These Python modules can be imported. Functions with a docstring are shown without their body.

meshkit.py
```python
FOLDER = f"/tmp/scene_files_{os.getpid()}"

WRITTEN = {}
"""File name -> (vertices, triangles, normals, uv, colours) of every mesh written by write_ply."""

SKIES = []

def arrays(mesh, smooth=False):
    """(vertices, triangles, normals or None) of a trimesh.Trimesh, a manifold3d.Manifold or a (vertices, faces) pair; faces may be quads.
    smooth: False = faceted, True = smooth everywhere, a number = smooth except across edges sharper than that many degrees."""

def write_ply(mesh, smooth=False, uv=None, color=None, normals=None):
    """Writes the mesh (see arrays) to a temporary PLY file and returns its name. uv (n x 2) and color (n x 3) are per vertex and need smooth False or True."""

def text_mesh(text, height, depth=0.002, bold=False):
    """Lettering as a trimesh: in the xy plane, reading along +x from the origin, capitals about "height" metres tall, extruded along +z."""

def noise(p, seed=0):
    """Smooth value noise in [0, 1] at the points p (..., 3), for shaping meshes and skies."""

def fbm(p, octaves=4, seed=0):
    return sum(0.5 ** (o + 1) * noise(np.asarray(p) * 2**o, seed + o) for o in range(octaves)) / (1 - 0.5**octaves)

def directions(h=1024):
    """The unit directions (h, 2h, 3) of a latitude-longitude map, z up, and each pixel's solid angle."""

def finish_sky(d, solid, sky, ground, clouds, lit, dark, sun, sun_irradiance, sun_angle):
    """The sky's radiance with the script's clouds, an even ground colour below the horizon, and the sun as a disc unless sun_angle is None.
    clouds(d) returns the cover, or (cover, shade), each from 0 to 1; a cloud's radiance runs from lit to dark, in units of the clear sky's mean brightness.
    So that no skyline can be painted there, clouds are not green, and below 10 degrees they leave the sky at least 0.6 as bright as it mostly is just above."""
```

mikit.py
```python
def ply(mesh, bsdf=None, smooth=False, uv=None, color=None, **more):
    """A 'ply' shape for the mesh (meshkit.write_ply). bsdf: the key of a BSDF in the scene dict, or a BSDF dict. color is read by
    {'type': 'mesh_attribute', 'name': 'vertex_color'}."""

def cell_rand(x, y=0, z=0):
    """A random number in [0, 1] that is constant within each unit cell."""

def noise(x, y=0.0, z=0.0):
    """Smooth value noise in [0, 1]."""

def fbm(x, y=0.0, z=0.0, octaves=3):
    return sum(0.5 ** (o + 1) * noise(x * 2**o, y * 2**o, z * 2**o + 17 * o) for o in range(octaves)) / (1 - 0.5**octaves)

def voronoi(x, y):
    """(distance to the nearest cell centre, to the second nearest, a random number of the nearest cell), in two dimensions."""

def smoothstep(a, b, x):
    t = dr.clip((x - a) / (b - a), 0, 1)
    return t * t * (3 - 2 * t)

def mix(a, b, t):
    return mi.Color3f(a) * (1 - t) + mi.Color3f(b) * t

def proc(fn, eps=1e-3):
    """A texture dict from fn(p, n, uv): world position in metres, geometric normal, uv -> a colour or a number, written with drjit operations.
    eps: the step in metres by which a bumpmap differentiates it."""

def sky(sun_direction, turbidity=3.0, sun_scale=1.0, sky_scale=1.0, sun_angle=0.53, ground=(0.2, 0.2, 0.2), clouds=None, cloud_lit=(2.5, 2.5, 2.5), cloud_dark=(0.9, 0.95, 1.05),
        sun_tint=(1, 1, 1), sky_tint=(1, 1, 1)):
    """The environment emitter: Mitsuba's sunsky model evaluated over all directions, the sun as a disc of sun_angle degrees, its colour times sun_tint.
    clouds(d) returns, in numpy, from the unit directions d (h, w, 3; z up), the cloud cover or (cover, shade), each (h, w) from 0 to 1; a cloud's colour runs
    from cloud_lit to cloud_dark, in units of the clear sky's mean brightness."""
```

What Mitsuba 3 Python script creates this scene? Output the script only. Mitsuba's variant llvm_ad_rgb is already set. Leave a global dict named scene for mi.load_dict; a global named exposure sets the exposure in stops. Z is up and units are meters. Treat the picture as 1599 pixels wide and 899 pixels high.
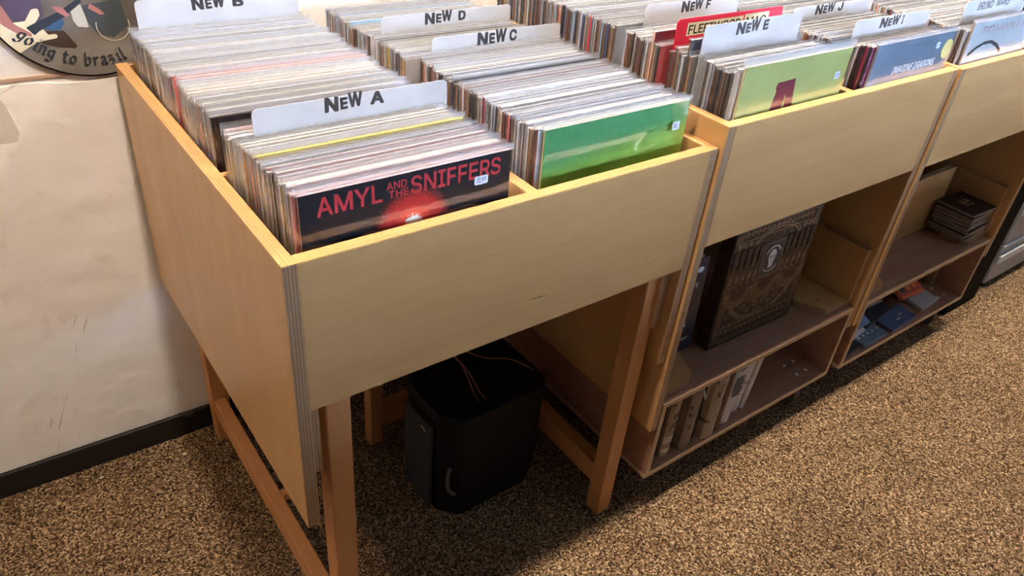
import math, random
import numpy as np
import trimesh, manifold3d as m3
import shapely.geometry as sg
from shapely import affinity, union_all
import drjit as dr
import mitsuba as mi
import mikit, meshkit
from mikit import proc, noise, fbm, voronoi, cell_rand, smoothstep, mix

scene, labels = {}, {}
T = mi.ScalarTransform4f

# ------------------------------------------------------------------ camera, daylight, lamps, exposure
CAM = np.array([-0.23638, -0.68561, 1.34724]); YAW, PITCH, ROLL, FPX = 0.68703, 0.59901, 0.10186, 1185.1
fw = np.array([math.sin(YAW) * math.cos(PITCH), math.cos(YAW) * math.cos(PITCH), -math.sin(PITCH)])
rt = np.array([math.cos(YAW), -math.sin(YAW), 0.0]); up = np.cross(rt, fw)
up = -math.sin(ROLL) * rt + math.cos(ROLL) * up
scene['camera'] = {'type': 'perspective', 'fov': 2 * math.degrees(math.atan(799.5 / FPX)), 'fov_axis': 'x', 'near_clip': 0.02, 'far_clip': 200.0,
                   'to_world': T().look_at(origin=CAM.tolist(), target=(CAM + fw).tolist(), up=up.tolist())}
exposure = 4.2
scene['sky'] = mikit.sky((0.3, 0.9, 0.55), turbidity=4.0, sun_scale=0.0, sky_scale=16.0, ground=(0.25, 0.24, 0.22),
                         clouds=lambda d: np.full(d.shape[:2], 0.75), cloud_lit=(1.2, 1.65, 2.5), cloud_dark=(1.2, 1.25, 1.35))
CEIL = 2.55
LAMP_Z = 2.05
LAMPS = [(-0.77, -0.01, (0.43, 0.335, 0.21)), (0.037, -0.005, (1.15, 1.17, 1.22)), (1.15, -0.005, 1.3), (2.25, -0.005, 1.4), (3.35, -0.005, 1.2)]
LAMP_RGB = np.array([1.0, 0.86, 0.70]) * 92.0
LAMP_R = 0.035

# ------------------------------------------------------------------ helpers
def put(key, mesh, bsdf, smooth=False, color=None, uv=None):
    n, k = 0, key
    while k in scene:
        n += 1; k = f'{key}_{n:03d}'
    scene[k] = mikit.ply(mesh, bsdf, smooth=smooth, color=color, uv=uv)
    return k

USED = set()
def thing(name, label, cat, group=None):
    n, k = 0, name
    while k in USED:
        n += 1; k = f'{name}_{n:03d}'
    USED.add(k)
    labels[k] = {'label': label, 'category': cat}
    if group: labels[k]['group'] = group
    return k

def struct(name, mesh, bsdf, smooth=False):
    k = put(name, mesh, bsdf, smooth); labels[k] = {'label': name.replace('_', ' '), 'kind': 'structure'}
    return k

def cat(ms):
    return trimesh.util.concatenate([m if isinstance(m, trimesh.Trimesh) else tm(m) for m in ms])

def tm(m):
    a = m.to_mesh(); return trimesh.Trimesh(a.vert_properties[:, :3], a.tri_verts, process=False)

def box(x0, x1, y0, y1, z0, z1, b=0.0012):
    """Box with chamfered edges."""
    s = np.array([x1 - x0, y1 - y0, z1 - z0]); b = min(b, s.min() * 0.3)
    if b <= 1e-6:
        m = trimesh.creation.box(s)
    else:
        pts = []
        for i in range(3):
            h = s / 2 - b; h[i] = s[i] / 2
            pts += [h * np.array(q) for q in [(a, c, d) for a in (-1, 1) for c in (-1, 1) for d in (-1, 1)]]
        m = trimesh.convex.convex_hull(np.array(pts))
    m.apply_translation([(x0 + x1) / 2, (y0 + y1) / 2, (z0 + z1) / 2])
    return m

def rbox(x0, x1, y0, y1, z0, z1, r, n=16):
    """Rounded box as the hull of spheres."""
    ps = [m3.Manifold.sphere(r, n).translate((x, y, z)) for x in (x0 + r, x1 - r) for y in (y0 + r, y1 - r) for z in (z0 + r, z1 - r)]
    return tm(m3.Manifold.batch_hull(ps))

def slab(poly, z0, z1, b=0.0):
    """Polygon (xy) extruded between z0 and z1."""
    m = trimesh.creation.extrude_polygon(poly, z1 - z0, engine='earcut'); m.apply_translation([0, 0, z0]); return m

def upright(poly, y, d):
    """Polygon given in (x, z), standing in the plane y, thickness d away from the viewer side: spans y-d..y."""
    m = trimesh.creation.extrude_polygon(poly, d, engine='earcut')
    m.apply_transform(np.array([[1, 0, 0, 0], [0, 0, -1, y], [0, 1, 0, 0], [0, 0, 0, 1.0]]))
    return m

def sidewise(poly, x, d):
    """Polygon given in (y, z), standing in the plane x..x+d."""
    m = trimesh.creation.extrude_polygon(poly, d, engine='earcut')
    m.apply_transform(np.array([[0, 0, 1, x], [1, 0, 0, 0], [0, 1, 0, 0], [0, 0, 0, 1.0]]))
    return m

def cyl(p0, p1, r, n=20):
    return trimesh.creation.cylinder(radius=r, segment=[p0, p1], sections=n)

def tube(pts, r, n=8):
    pts = np.asarray(pts, float)
    t = np.gradient(pts, axis=0); t /= np.linalg.norm(t, axis=1, keepdims=True)
    a = np.cross(t, [0.31, 0.2, 0.93]); a /= np.linalg.norm(a, axis=1, keepdims=True); b = np.cross(t, a)
    an = np.arange(n) * 2 * np.pi / n
    v = pts[:, None] + r * (np.cos(an)[None, :, None] * a[:, None] + np.sin(an)[None, :, None] * b[:, None])
    f = []
    for i in range(len(pts) - 1):
        for j in range(n):
            k = (j + 1) % n
            f += [[i * n + j, i * n + k, (i + 1) * n + k], [i * n + j, (i + 1) * n + k, (i + 1) * n + j]]
    v = v.reshape(-1, 3); c0, c1 = len(v), len(v) + 1
    v = np.vstack([v, pts[:1], pts[-1:]]); L = (len(pts) - 1) * n
    for j in range(n):
        k = (j + 1) % n
        f += [[c0, k, j], [c1, L + j, L + k]]
    m = trimesh.Trimesh(v, f, process=False); trimesh.repair.fix_normals(m); return m

def spline(ctrl, n=40):
    from scipy.interpolate import CubicSpline
    c = np.asarray(ctrl, float); s = np.r_[0, np.cumsum(np.linalg.norm(np.diff(c, axis=0), axis=1))]
    return CubicSpline(s, c)(np.linspace(0, s[-1], n))

def cart(p, o, ax, ay, az):
    """Moves a mesh from its own axes to the frame o, (ax, ay, az)."""
    M = np.eye(4); M[:3, 0], M[:3, 1], M[:3, 2], M[:3, 3] = ax, ay, az, o
    q = p.copy(); q.apply_transform(M); return q

# ------------------------------------------------------------------ materials
def pbr(name, base, rough=0.5, spec=0.5, metallic=0.0, bump=None, bscale=0.001, eps=1e-3, **kw):
    b = {'type': 'principled', 'base_color': base if isinstance(base, dict) else {'type': 'rgb', 'value': list(base)},
         'roughness': rough, 'specular': spec, 'metallic': metallic, **kw}
    if bump is not None:
        b = {'type': 'bumpmap', 'arbitrary': proc(bump, eps), 'scale': bscale, 'bsdf': b}
    scene[name] = {'type': 'twosided', 'bsdf': b}
    return name

VC = {'type': 'mesh_attribute', 'name': 'vertex_color'}
TH = 0.0184                                     # plywood thickness of the bins

def ply_fn(axis, light=(0.585, 0.345, 0.143), dark=(0.455, 0.238, 0.083), grain=0, e0=(0.41, 0.25, 0.135), e1=(0.215, 0.12, 0.062)):
    """Birch plywood: veneer on the faces, nine plies on the edges; axis = thickness direction, grain = direction of the grain."""
    def fn(p, n, uv):
        c = [p.x, p.y, p.z]; k = [n.x, n.y, n.z][axis]
        st = [24.0, 24.0, 24.0]; st[grain] = 2.2
        w = 0.25 * noise(c[0] * 5, c[1] * 5, c[2] * 5)
        g = fbm(c[0] * st[0] + w * 3, c[1] * st[1] + w * 3, c[2] * st[2] + w * 3, 4)
        st2 = [260.0, 260.0, 260.0]; st2[grain] = 14.0
        fine = noise(c[0] * st2[0], c[1] * st2[1], c[2] * st2[2])
        cloud = noise(c[0] * 4 + 9, c[1] * 4, c[2] * 4)
        face = mix(dark, light, dr.clip(0.15 + 0.75 * g + 0.22 * (fine - 0.5) + 0.25 * (cloud - 0.5), 0, 1))
        s = c[axis] / TH * 9.0 + 0.12 * (noise(c[0] * 60, c[1] * 60, c[2] * 60) - 0.5)
        lay = cell_rand(s, 0, 3 + axis)
        odd = s * 0.5 - dr.floor(s * 0.5)
        along = [9.0, 9.0, 9.0]; along[axis] = 900.0
        streak = noise(c[0] * along[0], c[1] * along[1], c[2] * along[2])
        pit = smoothstep(0.80, 0.86, noise(c[0] * 40 + 3, c[1] * 40, c[2] * 40)) * smoothstep(0.7, 0.8, lay)
        e = mix(e0, e1, dr.select(odd > 0.5, 0.75, 0.12) * 0.8 + 0.3 * streak)
        e = mix(e, (0.17, 0.09, 0.045), 0.8 * pit)
        return dr.select(dr.abs(k) > 0.6, face, e)
    return fn

for i, (a, g) in enumerate([(0, 2), (1, 0), (2, 0)]):
    pbr(f'plywood_{"xyz"[a]}', proc(ply_fn(a, grain=g)), rough=0.34, spec=0.55)
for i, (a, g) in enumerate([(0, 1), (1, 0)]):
    pbr(f'rim_{"xy"[a]}', proc(ply_fn(a, light=(0.68, 0.375, 0.145), dark=(0.62, 0.33, 0.12), grain=g, e0=(0.68, 0.375, 0.145), e1=(0.44, 0.235, 0.09))), rough=0.36, spec=0.5)  # lit copy of the plywood: lamplight on top edges put into the colour
pbr('plywood_raw', proc(ply_fn(2, light=(0.58, 0.42, 0.25), dark=(0.48, 0.33, 0.18))), rough=0.6, spec=0.3)

def beech_fn(p, n, uv):
    g = fbm(p.x * 40, p.y * 40, p.z * 5, 3); f = noise(p.x * 420, p.y * 420, p.z * 60)
    return mix((0.46, 0.20, 0.07), (0.62, 0.295, 0.112), dr.clip(0.2 + 0.6 * g + 0.25 * (f - 0.5), 0, 1))
pbr('beech', proc(beech_fn), rough=0.4, spec=0.45)

def film_fn(p, n, uv):
    """Brown film-faced plywood with pale raw edges (boards 12 mm)."""
    w = fbm(p.x * 6, p.y * 40, p.z * 30, 3); s = noise(p.x * 90, p.y * 300, p.z * 200)
    sc = smoothstep(0.62, 0.75, fbm(p.x * 3 + 4, p.y * 60, p.z * 60, 3))
    return mix(mix((0.235, 0.115, 0.07), (0.42, 0.235, 0.15), 0.6 * w + 0.4 * s), (0.36, 0.23, 0.16), 0.45 * sc)
pbr('film_board', proc(film_fn), rough=0.36, spec=0.45)

def edge_fn(p, n, uv):
    s = fbm(p.x * 30, p.y * 30, p.z * 30, 3); l = noise(p.x * 60 + p.z * 700, p.y * 60, p.z * 500)
    return mix((0.36, 0.24, 0.14), (0.62, 0.45, 0.28), 0.55 * s + 0.45 * l)
pbr('board_edge', proc(edge_fn), rough=0.55, spec=0.35)

def carpet_fn(p, n, uv):
    a, b, r = voronoi(p.x * 300 + 0.5 * noise(p.x * 90, p.y * 90), p.y * 300)
    c = mix((0.112, 0.064, 0.034), (0.26, 0.166, 0.094), smoothstep(0.25, 0.75, r))
    c = mix(c, (0.022, 0.014, 0.010), smoothstep(0.72, 0.78, cell_rand(r * 4000, 5)) * 0.9)
    c = mix(c, (0.46, 0.33, 0.20), smoothstep(0.86, 0.9, cell_rand(r * 7000, 9)))
    return c * (0.80 + 0.4 * fbm(p.x * 7, p.y * 7, 0, 3))
def carpet_bump(p, n, uv):
    a, b, r = voronoi(p.x * 300 + 0.5 * noise(p.x * 90, p.y * 90), p.y * 300)
    return (1 - a) + 0.5 * r
pbr('carpet', proc(carpet_fn), rough=0.95, spec=0.1, bump=carpet_bump, bscale=0.0016, eps=6e-4)

def wall_fn(p, n, uv):
    t = fbm(p.x * 5, p.z * 5, 3, 4); c = mix((0.80, 0.745, 0.69), (0.87, 0.825, 0.775), t)
    scr = smoothstep(0.88, 0.92, noise(p.x * 13 + p.z * 9, p.z * 260 - p.x * 120, 1)) * smoothstep(0.76, 0.84, noise(p.x * 9, p.z * 11, 5))
    sc2 = smoothstep(0.90, 0.94, noise(p.x * 300 - p.z * 130, p.x * 8 + p.z * 14, 8)) * smoothstep(0.76, 0.84, noise(p.x * 12 + 3, p.z * 9, 2))
    c = mix(c, (0.36, 0.29, 0.23), 0.4 * dr.maximum(scr, sc2))
    dirt = smoothstep(0.70, 0.80, fbm(p.x * 38, p.z * 38, 4, 3))
    return mix(c, (0.60, 0.52, 0.44), 0.18 * dirt)
def wall_bump(p, n, uv):
    return fbm(p.x * 16, p.z * 22, 0, 3) + 0.25 * fbm(p.x * 140, p.z * 140, 2, 2)
pbr('plaster', proc(wall_fn), rough=0.8, spec=0.2, bump=wall_bump, bscale=0.0035, eps=2e-3)
pbr('wall_paint', proc(lambda p, n, uv: mix((0.74, 0.69, 0.65), (0.80, 0.755, 0.71), fbm(p.x * 9, p.z * 9, 0, 3))), rough=0.55, spec=0.3)
pbr('ceiling_paint', (0.34, 0.33, 0.32), rough=0.9)
pbr('far_wall', (0.36, 0.34, 0.31), rough=0.9)
def base_fn(p, n, uv):
    sc = smoothstep(0.70, 0.82, fbm(p.x * 16, p.z * 26, 0, 4))
    return mix((0.012, 0.011, 0.011), (0.10, 0.09, 0.085), 0.35 * sc)
pbr('black_skirting', proc(base_fn), rough=0.42, spec=0.4)
pbr('black_plastic', (0.006, 0.006, 0.0065), rough=0.6, spec=0.2)
pbr('black_gloss', (0.005, 0.005, 0.005), rough=0.7, spec=0.1)
pbr('grey_dark', (0.07, 0.068, 0.065), rough=0.7)
pbr('grey_metal', (0.34, 0.36, 0.38), rough=0.42, spec=0.5)
pbr('pale_metal', (0.62, 0.67, 0.70), rough=0.35, spec=0.5)
pbr('steel', (0.62, 0.60, 0.57), rough=0.3, metallic=1.0)
pbr('bolt_zinc', (0.72, 0.70, 0.68), rough=0.4, spec=0.6)
pbr('rubber', (0.03, 0.03, 0.03), rough=0.7)
pbr('wheel_grey', (0.10, 0.09, 0.08), rough=0.6, spec=0.2)
pbr('copper_wire', (0.24, 0.07, 0.04), rough=0.4, spec=0.5)
pbr('painted', VC, rough=0.45, spec=0.4)
pbr('sleeve_card', VC, rough=0.42, spec=0.45)
pbr('paper_card', proc(lambda p, n, uv: mix((0.40, 0.40, 0.415), (0.46, 0.46, 0.475), fbm(p.x * 30, p.z * 30, 0, 3))), rough=0.32, spec=0.5)
pbr('print_scratch', (0.10, 0.045, 0.025), rough=0.6)
pbr('marker_ink', (0.018, 0.014, 0.013), rough=0.5)
pbr('pale_sticker', (0.60, 0.70, 0.80), rough=0.5)
scene['clear_plastic'] = {'type': 'thindielectric', 'int_ior': 1.49}
for nm, wt in (('hazy_plastic', 0.11), ('hazy_front', 0.32)): scene[nm] = {'type': 'blendbsdf', 'weight': wt, 'bsdf_0': {'type': 'thindielectric', 'int_ior': 1.49},
                         'bsdf_1': {'type': 'twosided', 'bsdf': {'type': 'principled', 'base_color': {'type': 'rgb', 'value': [0.70, 0.72, 0.76]}, 'roughness': 0.3, 'specular': 0.6}}}

# ------------------------------------------------------------------ the room
H, D, W = 0.879, 0.716, 0.72
WY, WA = 0.735, -0.022                          # the wall's plane: y = WY + WA * x
def wy(x): return WY + WA * x
RX0, RX1, RY0 = -2.4, 7.5, -4.0
struct('floor', box(RX0, RX1, RY0, 1.0, -0.05, 0.0, 0), 'carpet')
struct('ceiling', box(RX0, RX1, RY0, 1.0, CEIL + 0.12, CEIL + 0.2, 0), 'ceiling_paint')
ang = math.atan(WA)
def on_wall(m):
    """A mesh built for the wall plane y = 0 (room at negative y), moved onto the wall."""
    q = m.copy(); q.apply_transform(trimesh.transformations.rotation_matrix(ang, [0, 0, 1])); q.apply_translation([0, WY, 0]); return q
struct('wall_back', on_wall(box(RX0, RX1 + 0.1, 0.004, 0.2, 0, CEIL + 0.12, 0)), 'wall_paint')
xs = np.linspace(RX0, 0.9, 260)
edge_z = 0.852 + 0.006 * (meshkit.fbm(np.c_[xs * 22, xs * 0, xs * 0], 4) - 0.5) + 0.0035 * np.sin(xs * 31)
skim = sg.Polygon([(RX0, 0.0)] + [(0.9, 0.0)] + list(zip(xs[::-1], edge_z[::-1])))
k = put('wall_back__plaster_skim', on_wall(upright(skim, 0.004, 0.004)), 'plaster'); labels[k] = {'label': 'lower plaster coat with a ragged top edge'}
k = put('wall_back__tape_strip', on_wall(box(RX0, 0.9, 0.0005, 0.004, 0.8605, 0.8665, 0.0005)), pbr('tan_tape', (0.48, 0.33, 0.24), rough=0.6)); labels[k] = {'label': 'thin tan strip along the top of the plaster coat'}
patch = sg.Polygon([(-0.30, 0.765), (-0.171, 0.764), (-0.166, 0.775), (-0.174, 0.822), (-0.179, 0.835), (-0.30, 0.84)]).buffer(0.003)
k = put('wall_back__filler_patch', on_wall(upright(patch, 0.0002, 0.001)), pbr('filler', (0.60, 0.55, 0.49), rough=0.8)); labels[k] = {'label': 'grey filler patch on the plaster'}
struct('baseboard_back', on_wall(box(RX0, 0.9, -0.010, 0.0, 0.0, 0.0628, 0.002)), 'black_skirting')
struct('wall_left', box(RX0 - 0.1, RX0, RY0, 1.0, 0, CEIL + 0.12, 0), 'far_wall')
# shop front on the far side of the room: wide glazed openings that let the daylight in
WIN = [(1.7, 3.2), (3.4, 4.9), (5.1, 6.6)]
WZ0, WZ1 = 0.45, 2.05
pieces = [box(RX0, RX1, RY0 - 0.15, RY0, 0, WZ0, 0), box(RX0, RX1, RY0 - 0.15, RY0, WZ1, CEIL + 0.12, 0)]
e = [RX0] + [v for w in WIN for v in w] + [RX1]
for a, b in zip(e[0::2], e[1::2]): pieces.append(box(a, b, RY0 - 0.15, RY0, WZ0, WZ1, 0))
struct('wall_front', cat(pieces), 'far_wall')
for i, (a, b) in enumerate(WIN):
    fr = cat([box(a, b, RY0 - 0.1, RY0 - 0.05, WZ0, WZ0 + 0.05, 0), box(a, b, RY0 - 0.1, RY0 - 0.05, WZ1 - 0.05, WZ1, 0),
              box(a, a + 0.05, RY0 - 0.1, RY0 - 0.05, WZ0 + 0.05, WZ1 - 0.05, 0), box(b - 0.05, b, RY0 - 0.1, RY0 - 0.05, WZ0 + 0.05, WZ1 - 0.05, 0)])
    struct(f'window_{i + 1}', fr, 'pale_metal')
struct('wall_right', box(RX1, RX1 + 0.1, RY0, 1.0, 0, CEIL + 0.12, 0), 'far_wall')
LAMP_LABELS = ['black ceiling lamp left of the nearest bin', 'black ceiling lamp above the left side of the nearest bin', 'black ceiling lamp above the middle bin', 'black ceiling lamp above the black cabinet', 'black ceiling lamp farthest to the right']
for li, (x, y, g) in enumerate(LAMPS):
    t = thing('ceiling_lamp', LAMP_LABELS[li], 'lamp')
    can = trimesh.creation.revolve(np.array([[LAMP_R + 0.004, 0], [LAMP_R + 0.008, 0], [LAMP_R + 0.008, 0.13], [0.0, 0.13], [0.0, 0.126], [LAMP_R + 0.004, 0.126], [LAMP_R + 0.004, 0]]), sections=32)
    can.apply_translation([x, y, LAMP_Z - 0.01]); put(t + '__housing', can, 'black_plastic')
    put(t + '__rod', cyl([x, y, LAMP_Z + 0.12], [x, y, CEIL + 0.12], 0.006, 12), 'black_plastic')
    disc = trimesh.creation.cylinder(radius=LAMP_R, height=0.002, sections=32); disc.apply_translation([x, y, LAMP_Z])
    kk = put(t + '__bulb', disc, 'pale_metal')
    scene[kk]['emitter'] = {'type': 'area', 'radiance': {'type': 'rgb', 'value': (LAMP_RGB * np.array(g)).tolist()}}

# added bin-shaped blockers, unseen behind the camera: they keep low daylight off the floor
for i in range(4):
    t = thing('added_blocker_bin', f'added bin-shaped daylight blocker behind the camera, {["leftmost", "second from the left", "third from the left", "rightmost"][i]} of its row', 'record bin')
    x = -0.9 + 1.95 * i
    put(t + '__body', box(x, x + 1.94, -2.45, -1.7, 0.0, 1.05, 0.003), 'grey_dark')
    put(t + '__lid', box(x + 0.005, x + 1.935, -2.445, -1.705, 1.051, 1.12, 0.003), 'black_plastic')

# ------------------------------------------------------------------ record bins
def bin_common(t, x0, y0, top, hf, floor_z, side_bottom, depth, divider_y=None, wf=W):
    """Shell of one bin: two sides, front and back panel, floor and the wall between its two columns."""
    x1, a = x0 + wf, TH
    r = 0.0016                                   # top strip thickness; its paler colour paints lamplight onto the panel edges
    for xa in (x0, x1 - a):
        put(t + '__side_panel', box(xa, xa + a, y0, y0 + depth, side_bottom, top - r, 0.0006), 'plywood_x')
        put(t + '__lit_rim_strip', box(xa, xa + a, y0, y0 + depth, top - r, top, 0.0006), 'rim_x')
    put(t + '__front_panel', box(x0 + a, x1 - a, y0, y0 + a, top - hf, top - r, 0.0006), 'plywood_y')
    put(t + '__lit_rim_strip', box(x0 + a, x1 - a, y0, y0 + a, top - r, top, 0.0006), 'rim_y')
    put(t + '__back_panel', box(x0 + a, x1 - a, y0 + depth - 0.012, y0 + depth, floor_z, top), 'plywood_y')
    put(t + '__floor_board', box(x0 + a, x1 - a, y0 + a, y0 + depth - 0.012, floor_z - 0.009, floor_z), 'grey_dark')
    xm = x0 + wf / 2
    put(t + '__partition', box(xm - a / 2, xm + a / 2, y0 + a, y0 + depth - 0.012, floor_z, top - 0.001 - r), 'plywood_x')
    put(t + '__lit_rim_strip', box(xm - a / 2, xm + a / 2, y0 + a, y0 + depth - 0.012, top - 0.001 - r, top - 0.001, 0.0006), 'rim_x')
    if divider_y:
        put(t + '__cross_divider', box(x0 + a, xm - a / 2, divider_y, divider_y + 0.012, floor_z, top - 0.001 - r), 'plywood_y')
        put(t + '__lit_rim_strip', box(x0 + a, xm - a / 2, divider_y, divider_y + 0.012, top - 0.001 - r, top - 0.001, 0.0006), 'rim_y')

FA, FB = 0.6525, 0.6925                          # the floors the records stand on
binA = thing('record_bin', 'nearest plywood record bin, standing on a beech stand against the white wall', 'record bin')
bin_common(binA, 0, 0, H, 0.2244, FA, H - 0.4415, D, divider_y=0.2385)
for x in (TH, W - 2 * TH):
    put(binA + '__cleat', box(x, x + TH, 0.02, 0.60, 0.517, FA - 0.009), 'plywood_x')
X1B, Y0B, HB = 0.7225, -0.007, 0.916
binB = thing('record_bin', 'middle plywood record bin, with the ornate brown boxed set on the shelf below it', 'record bin')
bin_common(binB, X1B, Y0B, HB, 0.2244, FB, 0.2532, 0.690, wf=0.7175)
X1C, Y0C = 1.4455, -0.012
binC = thing('record_bin', 'farthest plywood record bin, with stacked disc cases on the shelf below it', 'record bin')
bin_common(binC, X1C, Y0C, HB, 0.2244, FB, 0.2532, 0.672, wf=0.7025)
SH = 0.317                                       # top of the trolleys' upper board
for t, x0, wf, y0 in ((binB, X1B, 0.7175, Y0B), (binC, X1C, 0.7025, Y0C)):
    xa, xb = x0 + TH, x0 + wf - TH
    put(t + '__brace_panel', box(xa, xa + TH, 0.006, 0.22, SH + 0.0185, 0.480), 'plywood_x')
    put(t + '__brace_panel', box(xb - TH, xb, 0.006, 0.22, SH + 0.0185, 0.480), 'plywood_x')
    fl = sg.Polygon([(xa, y0 + 0.015), (xa + 0.093, y0 + 0.016), (xa + 0.112, 0.022), (xa + 0.145, 0.10), (xa + 0.10, 0.17), (xa, 0.17)]).buffer(-0.004).buffer(0.004)
    put(t + '__foot_plate', slab(fl, SH + 0.0005, SH + 0.0180), 'plywood_z')
    fr = sg.Polygon([(xb, 0.010), (xb - 0.103, 0.012), (xb - 0.142, 0.078), (xb - 0.06, 0.17), (xb, 0.17)]).buffer(-0.004).buffer(0.004)
    put(t + '__foot_plate', slab(fr, SH + 0.0005, SH + 0.0180), 'plywood_z')
    scr = [trimesh.creation.cylinder(radius=0.0022, height=0.001, sections=12) for _ in range(3)]
    for m, (sx, sy) in zip(scr, ((xa + 0.075, 0.045), (xb - 0.085, 0.05), (xb - 0.07, 0.10))):
        m.apply_translation([sx, sy, SH + 0.0183]); put(t + '__screw', m, 'marker_ink')
put(binC + '__back_stop', box(X1C + 2 * TH + 0.002, 2.040, 0.132, 0.132 + TH, SH + 0.0005, 0.510), 'plywood_y')

scr_ = sg.Polygon([(0.358, 0.7088), (0.372, 0.7072), (0.400, 0.7062), (0.375, 0.7084)])
k = put(binA + '__scratch', upright(scr_, 0.0, 0.0001), 'print_scratch'); labels[k] = {'label': 'short dark scratch on the front panel'}

# the beech stand under the nearest bin
st = thing('wooden_stand', 'beech stand with square legs carrying the nearest record bin', 'stand')
LW, LT = 0.0365, FA - 0.0092
for x, y in ((0.0505, 0.030), (0.6565, 0.0285), (0.0430, 0.6643), (0.6565, 0.6443)):
    put(st + '__leg', box(x, x + LW, y, y + LW + 0.002, 0.0, LT, 0.0016), 'beech')
put(st + '__leg', box(0.333, 0.365, 0.470, 0.502, 0.0, LT, 0.0016), 'beech')
put(st + '__stretcher', box(0.0455, 0.0705, 0.0685, 0.6635, 0.076, 0.129, 0.0016), 'beech')
put(st + '__stretcher', box(0.6575, 0.6905, 0.068, 0.6435, 0.076, 0.129, 0.0016), 'beech')
put(st + '__cross_rail', box(0.0708, 0.118, 0.331, 0.349, 0.110, 0.1285, 0.0014), 'beech')
put(st + '__rear_rail', box(0.3655, 0.6565, 0.476, 0.496, 0.040, 0.112, 0.0014), 'beech')

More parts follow.
